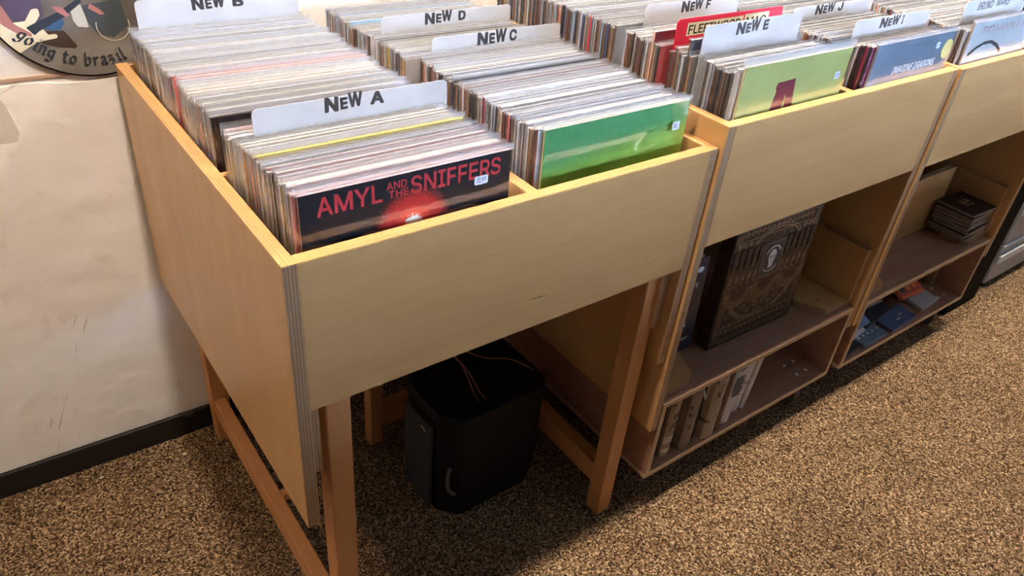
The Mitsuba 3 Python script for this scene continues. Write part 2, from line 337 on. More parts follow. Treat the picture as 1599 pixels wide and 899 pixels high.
# ------------------------------------------------------------------ shelf trolleys
def trolley(label, x0, x1, y0, depth):
    t = thing('shelf_trolley', label, 'shelf')
    b, z0, e = 0.012, 0.100, 0.0012
    put(t + '__bottom_board', box(x0, x1, y0 + e, y0 + depth, z0, z0 + b, 0.0005), 'film_board')
    put(t + '__top_board', box(x0, x1, y0 + e, y0 + depth, SH - b, SH, 0.0005), 'film_board')
    for xa in (x0, x1 - b):
        put(t + '__side_board', box(xa, xa + b, y0 + e, y0 + depth, z0 + b, SH - b, 0.0005), 'film_board')
    put(t + '__back_board', box(x0 + b, x1 - b, y0 + depth - 0.006, y0 + depth, z0 + b, SH - b, 0.0005), 'film_board')
    # pale raw edges of the boards, facing the room
    put(t + '__edge_strip', box(x0, x1, y0, y0 + e, z0, z0 + b, 0.0003), 'board_edge')
    put(t + '__edge_strip', box(x0, x1, y0, y0 + e, SH - b, SH, 0.0003), 'board_edge')
    for xa in (x0, x1 - b):
        put(t + '__edge_strip', box(xa, xa + b, y0, y0 + e, z0 + b, SH - b, 0.0003), 'board_edge')
    put(t + '__edge_strip', box(x0 - 0.0012, x0, y0, y0 + depth, z0, z0 + b, 0.0003), 'board_edge')
    for cx in (x0 + 0.095, x1 - 0.068):
        for cy in (y0 + (0.055 if cx > x0 + 0.3 else 0.12), y0 + depth - 0.06):
            plate = box(cx - 0.03, cx + 0.03, cy - 0.025, cy + 0.025, z0 - 0.003, z0, 0.0005)
            c = put(t + '__caster', cat([plate, box(cx - 0.019, cx - 0.016, cy - 0.016, cy + 0.016, 0.03, z0 - 0.003, 0.0005), box(cx + 0.016, cx + 0.019, cy - 0.016, cy + 0.016, 0.03, z0 - 0.003, 0.0005)]), 'steel')
            put(c + '__wheel', cat([cyl([cx - 0.012, cy, 0.034], [cx + 0.012, cy, 0.034], 0.034, 28), cyl([cx - 0.0155, cy, 0.034], [cx + 0.0155, cy, 0.034], 0.018, 20)]), 'wheel_grey')
            for sx in (-0.0185, 0.0185) if cx > x0 + 0.3 else ():
                for sy in (-0.02, 0.02):
                    s = trimesh.creation.icosphere(2, 0.0045); s.apply_scale([1, 1, 0.45]); s.apply_translation([cx + sx, cy + sy, z0 + b + 0.0004])
                    put(t + '__bolt', s, 'bolt_zinc', smooth=True)
    return t
trB = trolley('low brown shelf trolley on casters holding old books, below the middle bin', 0.745, 1.418, -0.007, 0.60)
trC = trolley('low brown shelf trolley holding loose disc cases, below the farthest bin', 1.467, 2.127, -0.011, 0.60)
put(trC + '__corner_post', box(2.085, 2.107, 0.075, 0.097, 0.1125, SH - 0.0125), 'plywood_raw')

# ------------------------------------------------------------------ records
SW, SHT, STH = 0.290, 0.290, 0.0042              # jacket width, height, thickness
def ring_jacket(o, tilt, yaw, w=SW, h=SHT, th=STH):
    """Frame of a jacket: origin (bottom, left, front), axes along width, up and towards the room."""
    c, s = math.cos(yaw), math.sin(yaw)
    ax = np.array([c, s, 0.0]); out0 = np.array([s, -c, 0.0])
    ay = math.cos(tilt) * np.array([0, 0, 1.0]) - math.sin(tilt) * out0
    az = np.cross(ax, ay)
    return (np.asarray(o, float), ax, ay, az)

def jacket_mesh(fr, front, back, top, spine, w=SW, h=SHT, th=STH):
    """Six faces with a colour each (spine = left face)."""
    o, ax, ay, az = fr
    P = lambda u, v, q: o + ax * u + ay * v - az * q
    V, F, C = [], [], []
    def quad(a, b, c, d, col):
        i = len(V); V.extend([a, b, c, d]); C.extend([col] * 4); F.extend([[i, i + 1, i + 2], [i, i + 2, i + 3]])
    quad(P(0, 0, 0), P(w, 0, 0), P(w, h, 0), P(0, h, 0), front)
    quad(P(w, 0, th), P(0, 0, th), P(0, h, th), P(w, h, th), back)
    quad(P(0, h, 0), P(w, h, 0), P(w, h, th), P(0, h, th), top)
    quad(P(0, 0, th), P(w, 0, th), P(w, 0, 0), P(0, 0, 0), back)
    quad(P(0, 0, th), P(0, 0, 0), P(0, h, 0), P(0, h, th), spine)
    quad(P(w, 0, 0), P(w, 0, th), P(w, h, th), P(w, h, 0), spine)
    return np.array(V), np.array(F), np.array(C)

def cover_mesh(fr, rng, lip=0.007, w=SW, h=SHT, th=STH, g=0.0005, amp=0.0004, bulge=None):
    """Clear outer sleeve: a thin tube round the jacket, open and wavy at the top."""
    o, ax, ay, az = fr
    nx = 44 if bulge else 12
    us = np.linspace(-0.0035, w + 0.0035, nx)
    ringu = np.r_[us, us[::-1]]; ringq = np.r_[np.full(nx, -g), np.full(nx, th + g)]
    vs = np.array([0.0, h * 0.4, h * 0.75, h * 0.93, h - 0.001, h + 0.5 * lip, h + lip])
    if bulge: vs = np.r_[0.0, h * 0.3, np.linspace(h * 0.45, h - 0.001, 26), h + 0.5 * lip, h + lip]
    n = len(ringu)
    ph = rng.uniform(0, 100)
    V = []
    for k, v in enumerate(vs):
        a = (0.35 if v < h else 0.9 if v < h + 0.7 * lip else 1.0) * amp * (0.1 if k == 0 else 1)
        nz = meshkit.fbm(np.c_[ringu * 16 + ph, np.where(ringq < 0, 0.0, 7.0) + 0 * ringu, np.full(n, v * 26 + ph)], 2) - 0.5
        q = ringq + nz * 2 * a * np.where(ringq < 0, 1, 1)
        if v <= h: q = np.where(ringq < 0, np.minimum(q, -0.0003), np.maximum(q, th + 0.0003))
        if bulge: q = np.where(ringq < 0, q - bulge(ringu, np.full(n, v)), q)
        dv = (meshkit.noise(np.c_[ringu * 25 + ph, ringq * 0 + 3, ringq * 0]) - 0.5) * 0.0012 if v > h else 0
        V.append(o + np.outer(ringu, ax) + np.outer(v + dv + 0 * ringu, ay) - np.outer(q, az))
    V = np.vstack(V); F = []
    L0_ = len(vs) - 3                            # the rows above the jacket form the hazy open mouth
    for k in range(len(vs) - 1):
        if k == L0_: body, F = np.array(F), []
        for j in range(n):
            j2 = (j + 1) % n
            a, b, c, d = k * n + j, k * n + j2, (k + 1) * n + j2, (k + 1) * n + j
            F += [[a, b, c], [a, c, d]]
    return (V[:(L0_ + 1) * n], body), (V[L0_ * n:], np.array(F) - L0_ * n)

def hexc(r, g, b):
    s = np.array([r, g, b]) / 255.0
    return np.where(s <= 0.04045, s / 12.92, ((s + 0.055) / 1.055) ** 2.4)

PALE = [hexc(*c) for c in [(198, 195, 194), (214, 212, 210), (182, 182, 184), (216, 208, 198), (196, 192, 200), (164, 164, 168), (208, 202, 190), (226, 224, 222)]]
GREY = [hexc(*c) for c in [(150, 152, 158), (172, 174, 180), (128, 130, 138), (188, 190, 198), (200, 204, 212), (160, 158, 160)]]
BLUE = [hexc(*c) for c in [(120, 140, 176), (150, 170, 200), (96, 110, 140), (178, 190, 214), (190, 196, 220)]]
WARM = [hexc(*c) for c in [(222, 150, 140), (216, 120, 124), (226, 180, 160), (232, 200, 150), (200, 150, 150)]]
DARK = [hexc(*c) for c in [(40, 34, 36), (58, 48, 46), (28, 26, 30), (70, 58, 52), (46, 52, 64)]]
BROWN = [hexc(*c) for c in [(110, 84, 66), (140, 108, 84), (90, 70, 58), (156, 124, 98), (76, 60, 52), (120, 70, 52)]]
RED, YELLOW, MAGENTA = hexc(204, 52, 62), hexc(226, 204, 70), hexc(150, 44, 84)

COLNAME = [('white', hexc(236, 232, 226)), ('pale grey', hexc(190, 190, 192)), ('grey', hexc(140, 142, 148)), ('dark grey', hexc(84, 82, 84)), ('black', hexc(34, 30, 32)),
           ('pale blue', hexc(170, 184, 212)), ('blue', hexc(100, 118, 160)), ('pink', hexc(224, 160, 150)), ('red', hexc(204, 60, 64)), ('yellow', hexc(226, 204, 80)),
           ('cream', hexc(230, 214, 184)), ('brown', hexc(110, 84, 66)), ('tan', hexc(160, 126, 98)), ('magenta', hexc(150, 44, 84)), ('green', hexc(80, 150, 90))]
def colname(c):
    return min(COLNAME, key=lambda q: np.abs(np.sqrt(q[1]) - np.sqrt(c)).sum())[0]
ORD = 'first second third fourth fifth sixth seventh eighth ninth tenth eleventh twelfth thirteenth fourteenth fifteenth sixteenth seventeenth eighteenth nineteenth twentieth'.split()
TENS = {20: 'twenty', 30: 'thirty', 40: 'forty', 50: 'fifty', 60: 'sixty', 70: 'seventy', 80: 'eighty', 90: 'ninety'}
def ordinal(n):
    if n <= 20: return ORD[n - 1]
    if n > 99: return f'{n}th'
    return TENS[n // 10 * 10][:-1] + 'ieth' if n % 10 == 0 else TENS[n // 10 * 10] + '-' + ORD[n % 10 - 1]

N_INDIVIDUAL = [0]
def pick(rng, weights):
    pools = [PALE, GREY, BLUE, WARM, DARK, BROWN]
    p = pools[rng.choice(len(pools), p=np.array(weights) / sum(weights))]
    return p[rng.integers(len(p))] * rng.uniform(0.85, 1.1)

def row(x_left, x_right, y0, y1, base, pitch, tilt, seed, topw, spinew, anchor, group, special=None, dz=0.0045, individual=True, lean=0.0, slack=None, start=1, stuff_label=None, skip=()):
    """A row of jackets from y0 (front, measured at the top) to y1. Special: {index: (front, top, spine, dz)}."""
    rng = np.random.default_rng(seed)
    n = int((y1 - y0) / pitch)
    sv, sf, sc, cv, cf, mv, mf = [], [], [], [], [], [], []
    at, ac, am = 0, 0, 0
    free = (x_right - x_left) - SW - 0.009
    xo = x_left + 0.0045 + (free * 0.5 if slack is None else free * slack)
    drift = 0.0
    for i in range(n):
        if rng.random() < 0.12: drift = rng.uniform(-1, 1)
        ox = np.clip(xo + 0.35 * free * (0.35 * drift + 0.2 * rng.uniform(-1, 1)), x_left + 0.0045, x_right - SW - 0.0045)
        yt = y0 + i * pitch
        fcol = pick(rng, topw); spine = pick(rng, spinew); top = (0.5 * fcol + 0.5 * PALE[rng.integers(len(PALE))]) * rng.choice([1.0, 1.0, 0.8, 0.55])
        h = SHT + rng.uniform(-1, 0.4) * dz
        lip = rng.choice([0.0025, 0.004, 0.006, 0.009])
        if special and i in special:
            f2, t2, s2, d2 = special[i]
            fcol = fcol if f2 is None else f2; top = top if t2 is None else t2; spine = spine if s2 is None else s2; h = SHT + d2
        if i in skip: continue
        tl = tilt + lean * i
        fr = ring_jacket((ox, yt - h * math.sin(tl), base + 0.0005), tl, 0.0)
        v, f, c = jacket_mesh(fr, fcol, spine * 0.5 + 0.3 * fcol, top, spine, h=h)
        (pv, pf), (lv, lf) = cover_mesh(fr, rng, lip=lip, h=h)
        if individual and N_INDIVIDUAL[0] < 290:
            N_INDIVIDUAL[0] += 1
            t = thing('record', f'{ordinal(start + i)} record {anchor}, {colname(fcol)} cover, {colname(spine)} spine', 'record', group)
            scene[t + '__jacket'] = mikit.ply((v, f), 'sleeve_card', color=c)
            scene[t + '__clear_sleeve'] = mikit.ply((pv, pf), 'clear_plastic', smooth=True)
            scene[t + '__sleeve_mouth'] = mikit.ply((lv, lf), 'hazy_plastic', smooth=True)
        else:
            sv.append(v); sf.append(f + at); sc.append(c); at += len(v)
            cv.append(pv); cf.append(pf + ac); ac += len(pv)
            mv.append(lv); mf.append(lf + am); am += len(lv)
    if sv:
        t = thing('record_row', stuff_label or f'farther records {anchor}, standing in clear sleeves', 'records'); labels[t]['kind'] = 'stuff'
        scene[t + '__jackets'] = mikit.ply((np.vstack(sv), np.vstack(sf)), 'sleeve_card', color=np.vstack(sc))
        scene[t + '__clear_sleeves'] = mikit.ply((np.vstack(cv), np.vstack(cf)), 'clear_plastic', smooth=True)
        scene[t + '__sleeve_mouths'] = mikit.ply((np.vstack(mv), np.vstack(mf)), 'hazy_plastic', smooth=True)

def front_record(label, bsdf, ox, ytop, base, tilt, h=SHT, w=SW, spine=None, seed=0, lip=0.007, top=None, bulge=None):
    """A record whose whole front shows; returns its key and frame."""
    t = thing('record', label, 'record')
    fr = ring_jacket((ox, ytop - h * math.sin(tilt), base + 0.0005), tilt, 0.0)
    put(t + '__jacket', tm_box(fr, w, h, STH), bsdf)
    (v, f), mouth = cover_mesh(fr, np.random.default_rng(seed), lip=lip, h=h, w=w, amp=0.0005, bulge=bulge)
    scene[t + '__clear_sleeve'] = mikit.ply((v, f), 'clear_plastic', smooth=True)
    scene[t + '__sleeve_mouth'] = mikit.ply(mouth, 'hazy_front', smooth=True)
    N_INDIVIDUAL[0] += 1
    return t, fr

def tm_box(fr, w, h, th):
    o, ax, ay, az = fr
    m = box(0, w, 0, h, -th, 0, 0.0006); return cart(m, o, ax, ay, az)

def printed(fr, poly, lift=0.00012, th=0.0001):
    """A flat print (polygon in the cover's own u, v) lying on the cover."""
    o, ax, ay, az = fr
    ms = [trimesh.creation.extrude_polygon(g, th, engine='earcut') for g in getattr(poly, 'geoms', [poly]) if g.area > 0]
    return cart(trimesh.util.concatenate(ms), o + az * lift, ax, ay, az)

def lettering(text, height, bold=True, squeeze=1.0, shear=0.0, heavy=0.0):
    m = meshkit.text_mesh(text, height, depth=0.0001, bold=bold)
    if heavy:
        m0 = m; m = trimesh.util.concatenate([m0.copy().apply_translation([heavy * math.cos(q), heavy * math.sin(q), 0]) for q in np.arange(8) * math.pi / 4])
    m.apply_translation([-m.bounds[0][0], 0, 0])
    A = np.eye(4); A[0, 0] = squeeze; A[0, 1] = shear; m.apply_transform(A); return m

def letters_to(fr, m, u, v, width=None, rot=0.0, lift=0.00015):
    m = m.copy()
    if width: m.apply_scale([width / m.extents[0], 1, 1])
    m.apply_transform(trimesh.transformations.rotation_matrix(rot, [0, 0, 1])); m.apply_translation([u, v, 0])
    o, ax, ay, az = fr
    return cart(m, o + az * lift, ax, ay, az)

def sticker(t, fr, u, v, text, w=0.021, h=0.012, mat='pale_sticker', rot=0.0, lift=0.0013):
    p = affinity.rotate(sg.box(u, v, u + w, v + h).buffer(-0.003).buffer(0.003), rot)
    k = put(t + '__price_sticker', printed(fr, p, lift), mat); labels[k] = {'label': 'small pale price sticker'}
    put(k + '__handwriting', letters_to(fr, lettering(text, h * 0.5, False), u + w * 0.16, v + h * 0.28, width=w * 0.68, lift=lift + 0.0002), 'pen_ink')
pbr('pen_ink', (0.03, 0.05, 0.16), rough=0.5)

# --- cover prints (colour only, laid out in the place of each cover)
def local(x0, z0):
    return lambda p: ((p.x - x0) / SW, (p.z - z0) / SHT)
AX, AY, AZ = 0.036, 0.0295, FA
def amyl_fn(p, n, uv):
    u, v = local(AX, AZ)(p)
    gr = noise(p.x * 900, p.z * 900, 2) - 0.5
    r = dr.sqrt(dr.square((u - 0.50) * 1.0) + dr.square((v - 0.762) * 1.1)) + 0.03 * gr
    c = mix((0.012, 0.013, 0.018), (0.56, 0.035, 0.035), smoothstep(0.19, 0.12, r))
    c = mix(c, (0.86, 0.10, 0.05), smoothstep(0.10, 0.05, r) * 0.7)
    c = mix(c, (0.95, 0.90, 0.76), smoothstep(0.045, 0.032, r))
    land = smoothstep(0.77, 0.765, v - 0.025 * (noise(u * 14, 1.0) - 0.5) + 0.06 * smoothstep(0.5, 0.9, u) * 0 )
    brown = mix((0.17, 0.095, 0.055), (0.24, 0.14, 0.08), fbm(u * 40, v * 40, 0, 3))
    c = mix(c, brown, land * smoothstep(0.10, 0.14, r))
    edge = smoothstep(0.03, 0.0, dr.abs(n.y) - 0.97)
    return dr.select(dr.abs(n.y) > 0.7, c, mix((0.55, 0.30, 0.28), (0.62, 0.5, 0.48), noise(p.z * 300)))
pbr('cover_red_sun', proc(amyl_fn), rough=0.45, spec=0.2)
GX, GY, GZ = 0.4020, 0.055, FA + 0.0045
def green_fn(p, n, uv):
    u, v = local(GX, GZ)(p)
    c = mix((0.30, 0.50, 0.075), (0.085, 0.34, 0.125), smoothstep(0.70, 0.84, v - 0.10 * u))
    c = c * (0.94 + 0.12 * fbm(u * 60, v * 60, 0, 3))
    return dr.select(dr.abs(n.y) > 0.7, c, mi.Color3f(0.50, 0.46, 0.28))
pbr('cover_green', proc(green_fn), rough=0.45, spec=0.2)
YX, YY, YZ = 0.762, 0.018, FB + 0.014
def olive_fn(p, n, uv):
    u, v = local(YX, YZ)(p)
    c = mix((0.66, 0.48, 0.17), (0.43, 0.47, 0.16), smoothstep(0.60, 0.74, v))
    c = c * (0.95 + 0.10 * fbm(u * 50, v * 50, 0, 3))
    return dr.select(dr.abs(n.y) > 0.7, c, mi.Color3f(0.66, 0.55, 0.38))
pbr('cover_olive', proc(olive_fn), rough=0.45, spec=0.2)
IX, IY, IZ = 1.131, 0.014, FB + 0.009
def slate_fn(p, n, uv):
    u, v = local(IX, IZ)(p)
    c = mix((0.155, 0.215, 0.29), (0.20, 0.26, 0.33), fbm(u * 4, v * 4, 0, 3))
    c = mix(c, (0.40, 0.40, 0.48), smoothstep(0.74, 0.70, v - 0.05 * (noise(u * 9, 3) - 0.5)))
    return dr.select(dr.abs(n.y) > 0.7, c, mi.Color3f(0.32, 0.28, 0.30))
pbr('cover_slate', proc(slate_fn), rough=0.45, spec=0.2)
CX, CY, CZ = 1.478, 0.0125, FB + 0.017
def mist_fn(p, n, uv):
    u, v = local(CX, CZ)(p)
    c = mix((0.42, 0.46, 0.48), (0.52, 0.55, 0.56), fbm(u * 6, v * 6, 0, 3))
    c = mix(c, (0.66, 0.62, 0.60), smoothstep(0.80, 0.76, v))
    return dr.select(dr.abs(n.y) > 0.7, c, mi.Color3f(0.40, 0.30, 0.22))
pbr('cover_mist', proc(mist_fn), rough=0.45, spec=0.2)

TILT = math.radians(1.6)
mk = {n: pbr(n, c, rough=0.35, spec=0.45) for n, c in dict(print_red=(0.60, 0.05, 0.06), print_maroon=(0.20, 0.025, 0.045), print_white=(0.80, 0.82, 0.84), print_yellow=(0.62, 0.56, 0.22), print_dark=(0.03, 0.035, 0.045),
      print_cream=(0.62, 0.53, 0.36), print_teal=(0.05, 0.06, 0.065), print_gold=(0.25, 0.155, 0.08), print_grey=(0.5, 0.5, 0.5), print_pink=(0.36, 0.15, 0.13), print_blue=(0.04, 0.085, 0.15), print_purple=(0.085, 0.06, 0.095), print_brown=(0.05, 0.033, 0.022), card_red=(0.62, 0.02, 0.05), print_faint=(0.45, 0.36, 0.37), print_hat=(0.46, 0.42, 0.35)).items()}

# nearest bin, left column
t, fr = front_record('black record cover with red capital lettering and a red sun, foremost in the nearest bin', 'cover_red_sun', AX, AY, AZ, TILT, seed=3)
u0 = lambda x: x - AX
put(t + '__lettering', cat([letters_to(fr, lettering('AMYL', 0.0225), 0.020, 0.915 - AZ - 0.0005 - 0.0026, width=0.083),
                            letters_to(fr, lettering('AND', 0.0095), 0.1085, 0.9245 - AZ, width=0.0275), letters_to(fr, lettering('THE', 0.0095), 0.1110, 0.9130 - AZ, width=0.0270),
                            letters_to(fr, lettering('SNIFFERS', 0.0225), 0.1410, 0.9125 - AZ, width=0.1330)]), 'print_red')
sticker(t, fr, 0.233, 0.903 - AZ, '31,99')
L0, L1_ = TH, 0.360 - TH / 2
g = 'sleeved records in the left column of the nearest bin'
row(L0, L1_, AY + 0.0062, 0.193, FA, 0.0060, TILT, 11, (5, 4, 0.8, 1.8, 0.3, 0), (8, 4, 0, 0.8, 0.2, 0.1), 'behind the black red-sun cover', g, start=1, slack=0.25,
    special={3: (WARM[1], None, PALE[2], 0.001), 0: (WARM[0], WARM[2], WARM[0], 0.0), 9: (hexc(210, 80, 110), None, None, 0.001), 17: (YELLOW, YELLOW, None, 0.002), 12: (RED, None, None, 0.0), 6: (YELLOW * 0.8 + 0.1, None, None, -0.004)})
def divider(label, text, x0, ytop, zbase, ztop, w, tilt, spans, cap=0.020, bsdf='paper_card', ink='marker_ink', th=0.0012, bold=True, shear=0.0, seed=0):
    """A card with rounded top corners standing between the records; spans: (string, u0, u1, height, v offset)."""
    t = thing('divider_card', label, 'divider card')
    h = ztop - zbase - 0.0005
    fr = ring_jacket((x0, ytop - h * math.sin(tilt), zbase + 0.0005), tilt, 0.0)
    p = sg.box(0, 0, w, h).buffer(-0.008).buffer(0.008).union(sg.box(0, 0, w, h / 2))
    ms = trimesh.creation.extrude_polygon(p, th, engine='earcut'); o, ax, ay, az = fr
    put(t + '__card', cart(ms, o - az * th, ax, ay, az), bsdf)
    rng = random.Random(seed); out = []
    for s, ua, ub, ch, vb in spans:
        out.append(letters_to(fr, lettering(s, ch, bold, shear=shear, heavy=0.05 * ch if bold else 0.012 * ch), ua, h - vb, width=ub - ua, rot=rng.uniform(-0.03, 0.03)))
    if out: put(t + '__lettering', cat(out), ink)
    return t, fr, h
def new_spans(u, ul, wN, hN, letter, wl, top, small=0.8):
    """'NEW' in marker capitals with a smaller E, then the letter."""
    return [('N', u, u + wN * 0.36, hN, top + hN), ('E', u + wN * 0.41, u + wN * 0.61, hN * small, top + hN * 0.96), ('W', u + wN * 0.62, u + wN, hN, top + hN * 0.88), (letter, ul, ul + wl, hN * 0.86, top + hN * 0.93)]
divider("white divider card lettered 'NEW A' in the left column of the nearest bin", 'NEW A', 0.051, 0.1975, FA, 0.978, 0.281, TILT, new_spans(0.095, 0.160, 0.054, 0.0175, 'A', 0.021, 0.0005), seed=1)
row(L0, L1_, 0.2025, 0.2350, FA, 0.0062, TILT, 12, (5, 4, 0.6, 0.6, 0.3, 0), (8, 4, 0, 0.5, 0.2, 0.1), "behind the 'NEW A' card", g, slack=0.02)
row(L0, L1_, 0.2720, 0.655, FA, 0.0064, math.radians(2.2), 13, (5, 5, 0.8, 0.7, 0.35, 0.1), (8, 4, 0.1, 0.3, 0.2, 0.2), "in the stack before card 'NEW B'", g, slack=0.1,
    special={0: (DARK[2], DARK[0], hexc(70, 40, 56), 0.002), 1: (DARK[2], PALE[0], DARK[0], 0.0), 24: (WARM[0], WARM[2], None, 0.002), 25: (hexc(186, 92, 104), WARM[0], None, 0.0), 26: (WARM[1], None, None, 0.002), 36: (DARK[1], DARK[1], None, 0.0), 3: (hexc(210, 206, 226), None, None, 0.003), 19: (hexc(242, 228, 208), hexc(242, 228, 208), None, 0.001), 17: (hexc(242, 228, 208), hexc(242, 228, 208), None, 0.001), 15: (hexc(242, 228, 208), None, None, 0.001)})
divider("white divider card lettered 'NEW B' at the back of the left column", 'NEW B', 0.036, 0.6600, FA, 0.993, 0.272, math.radians(2.2), new_spans(0.088, 0.155, 0.054, 0.0175, 'B', 0.019, 0.0035), seed=2)
row(L0, L1_, 0.6650, 0.698, FA, 0.0066, math.radians(2.2), 14, (6, 4, 0.8, 0.5, 0.3, 0.1), (6, 4, 0.3, 0.3, 0.2, 1.0), "behind the 'NEW B' card", g, slack=0.1)

# nearest bin, right column
def baggy(u, v):
    """The loose clear sleeve stands off the lower cover and meets it along a slanted crease."""
    sd = -(u - 0.195) * 0.347 + (v - 0.228) * 0.938
    t_ = np.clip((0.016 - sd) / 0.032, 0, 1); f_ = np.clip((u - 0.03) / 0.09, 0, 1)
    return 0.0052 * t_ * t_ * (3 - 2 * t_) * f_ * f_ * (3 - 2 * f_) * np.clip(v / 0.1, 0, 1)
R0, R1 = 0.360 + TH / 2, W - TH
g = 'sleeved records in the right column of the nearest bin'
t, fr = front_record('plain green record cover, foremost in the right column of the nearest bin', 'cover_green', GX, GY, GZ - 0.004, TILT, seed=5, h=SHT + 0.001, lip=0.006, bulge=baggy)
sticker(t, fr, 0.251, 0.905 - GZ, '31,-', w=0.016, h=0.014, lift=0.0068)
row(R0, R1, GY + 0.0066, 0.384, FA, 0.0062, TILT, 21, (2.5, 5, 5, 1.0, 0.5, 0.3), (1.0, 2.5, 0.6, 0.4, 3, 4), 'behind the plain green cover', g, slack=0.6, dz=0.004,
    special={0: (GREY[4], PALE[1], BROWN[5], 0.001), 33: (DARK[4], DARK[4], DARK[2], 0.003), 34: (GREY[0], None, None, 0.0), 27: (GREY[1], None, BROWN[3], 0.0), 20: (PALE[7], PALE[7], MAGENTA, 0.004), 8: (hexc(220, 210, 216), None, None, 0.002), 41: (hexc(240, 226, 208), hexc(240, 226, 208), None, 0.0)})
divider("white divider card lettered 'NEW C' in the right column of the nearest bin", 'NEW C', 0.4235, 0.3900, FA, 0.971, 0.274, TILT, new_spans(0.090, 0.158, 0.061, 0.020, 'C', 0.016, 0.0015), seed=3)
row(R0, R1, 0.3950, 0.507, FA, 0.0062, TILT, 22, (5, 4, 2, 1.2, 0.4, 0.6), (2, 2, 0.3, 0.6, 2.4, 4), "behind the 'NEW C' card", g, slack=0.12, dz=0.004, special={9: (hexc(206, 190, 160), None, YELLOW * 0.8, 0.0)})
divider("white divider card lettered 'NEW D' in the right column of the nearest bin", 'NEW D', 0.3950, 0.5120, FA, 0.975, 0.277, TILT, new_spans(0.087, 0.158, 0.057, 0.0175, 'D', 0.016, 0.0020), seed=4)
row(R0, R1, 0.5170, 0.698, FA, 0.0064, TILT, 23, (5, 4, 2.5, 0.8, 0.5, 0.5), (2, 3, 0.3, 0.3, 2.4, 3), "behind the 'NEW D' card", g, slack=0.05, dz=0.004, special={12: (hexc(150, 190, 226), hexc(150, 190, 226), None, 0.003), 20: (hexc(110, 160, 206), None, None, 0.003)})

# middle bin, left column
xm = X1B + 0.7175 / 2
B0, B1 = X1B + TH, xm - TH / 2
g = 'sleeved records in the left column of the middle bin'
t, fr = front_record('olive record cover with a maroon figure, foremost in the left column of the middle bin', 'cover_olive', YX, YY, YZ - 0.0135, TILT * 0.3, seed=7, h=SHT + 0.0135, lip=0.013)
zz = lambda z: z - YZ + 0.0135
legs = sg.Polygon([(0.094, zz(0.959)), (0.140, zz(0.961)), (0.151, zz(0.905)), (0.158, zz(0.870)), (0.134, zz(0.870)), (0.124, zz(0.938)), (0.112, zz(0.870)), (0.080, zz(0.870)), (0.090, zz(0.915)), (0.095, zz(0.945)), (0.091, zz(0.951))])
k = put(t + '__printed_figure', printed(fr, legs), 'print_maroon'); labels[k] = {'label': 'maroon trouser legs printed on the cover'}
sticker(t, fr, 0.255, zz(0.944), '37,', w=0.015, h=0.013)
row(B0, B1, YY + 0.0066, 0.106, FB, 0.0064, TILT * 0.5, 31, (3, 4, 5, 0.2, 0.3, 0), (1, 1.2, 0.5, 0.2, 4, 5), 'behind the olive cover', g, slack=0.42, dz=0.004, special={0: (hexc(226, 228, 232), PALE[7], PALE[2], 0.009)})
divider("white divider card lettered 'NEW E' in the left column of the middle bin", 'NEW E', 0.7620, 0.1130, FB, 1.034, 0.258, TILT * 0.5, new_spans(0.080, 0.150, 0.060, 0.0175, 'E', 0.014, 0.0035), seed=5)
row(B0, B1, 0.1190, 0.176, FB, 0.0072, TILT, 32, (5, 4, 2, 1.4, 0.3, 0.3), (1, 1.5, 0.5, 0.2, 4, 5), "behind the 'NEW E' card", g, slack=0.2, dz=0.004, special={1: (hexc(80, 80, 104), GREY[3], None, 0.026), 5: (hexc(232, 196, 180), None, None, 0.004)})
t, fr, h = divider("red divider card with black capitals on pale labels, behind the 'NEW E' card", 'FLEETWOOD MAC', 0.7760, 0.1840, FB, 1.024, 0.285, TILT, [], seed=6, bsdf='card_red')
k = put(t + '__paper_label', printed(fr, sg.box(0.026, h - 0.030, 0.172, h - 0.008).union(sg.box(0.176, h - 0.030, 0.245, h - 0.006))), 'print_cream'); labels[k] = {'label': 'pale paper labels on the red card'}
put(t + '__lettering', cat([letters_to(fr, lettering('FLEETWOOD', 0.0145), 0.030, h - 0.027, width=0.136, lift=0.0003), letters_to(fr, lettering('MAC', 0.0145), 0.182, h - 0.027, width=0.056, lift=0.0003)]), 'marker_ink')
row(B0, B1, 0.1900, 0.288, FB, 0.0066, TILT, 33, (6, 3, 1.5, 1.6, 0.3, 0.3), (1, 1.5, 0.5, 0.3, 4, 5), 'behind the red divider card', g, slack=0.2, dz=0.004, special={2: (hexc(120, 50, 62), GREY[3], None, 0.018), 9: (hexc(244, 230, 220), None, PALE[1], 0.001)})
divider("white divider card lettered 'NEW F' in the left column of the middle bin", 'NEW F', 0.8110, 0.2940, FB, 1.0165, 0.259, TILT, new_spans(0.095, 0.163, 0.058, 0.0175, 'F', 0.012, 0.0015), seed=7)
row(B0, B1, 0.3000, 0.665, FB, 0.0068, TILT, 34, (5, 4, 3, 0.6, 0.3, 0.3), (1, 1.5, 1.2, 0.4, 3, 5), "behind the 'NEW F' card", g, slack=0.12, dz=0.004, special={3: (None, None, hexc(70, 84, 128), 0.0), 6: (None, None, BROWN[1], 0.002), 10: (None, None, RED, 0.0)}, stuff_label='last rows of records at the back of the left column of the middle bin')

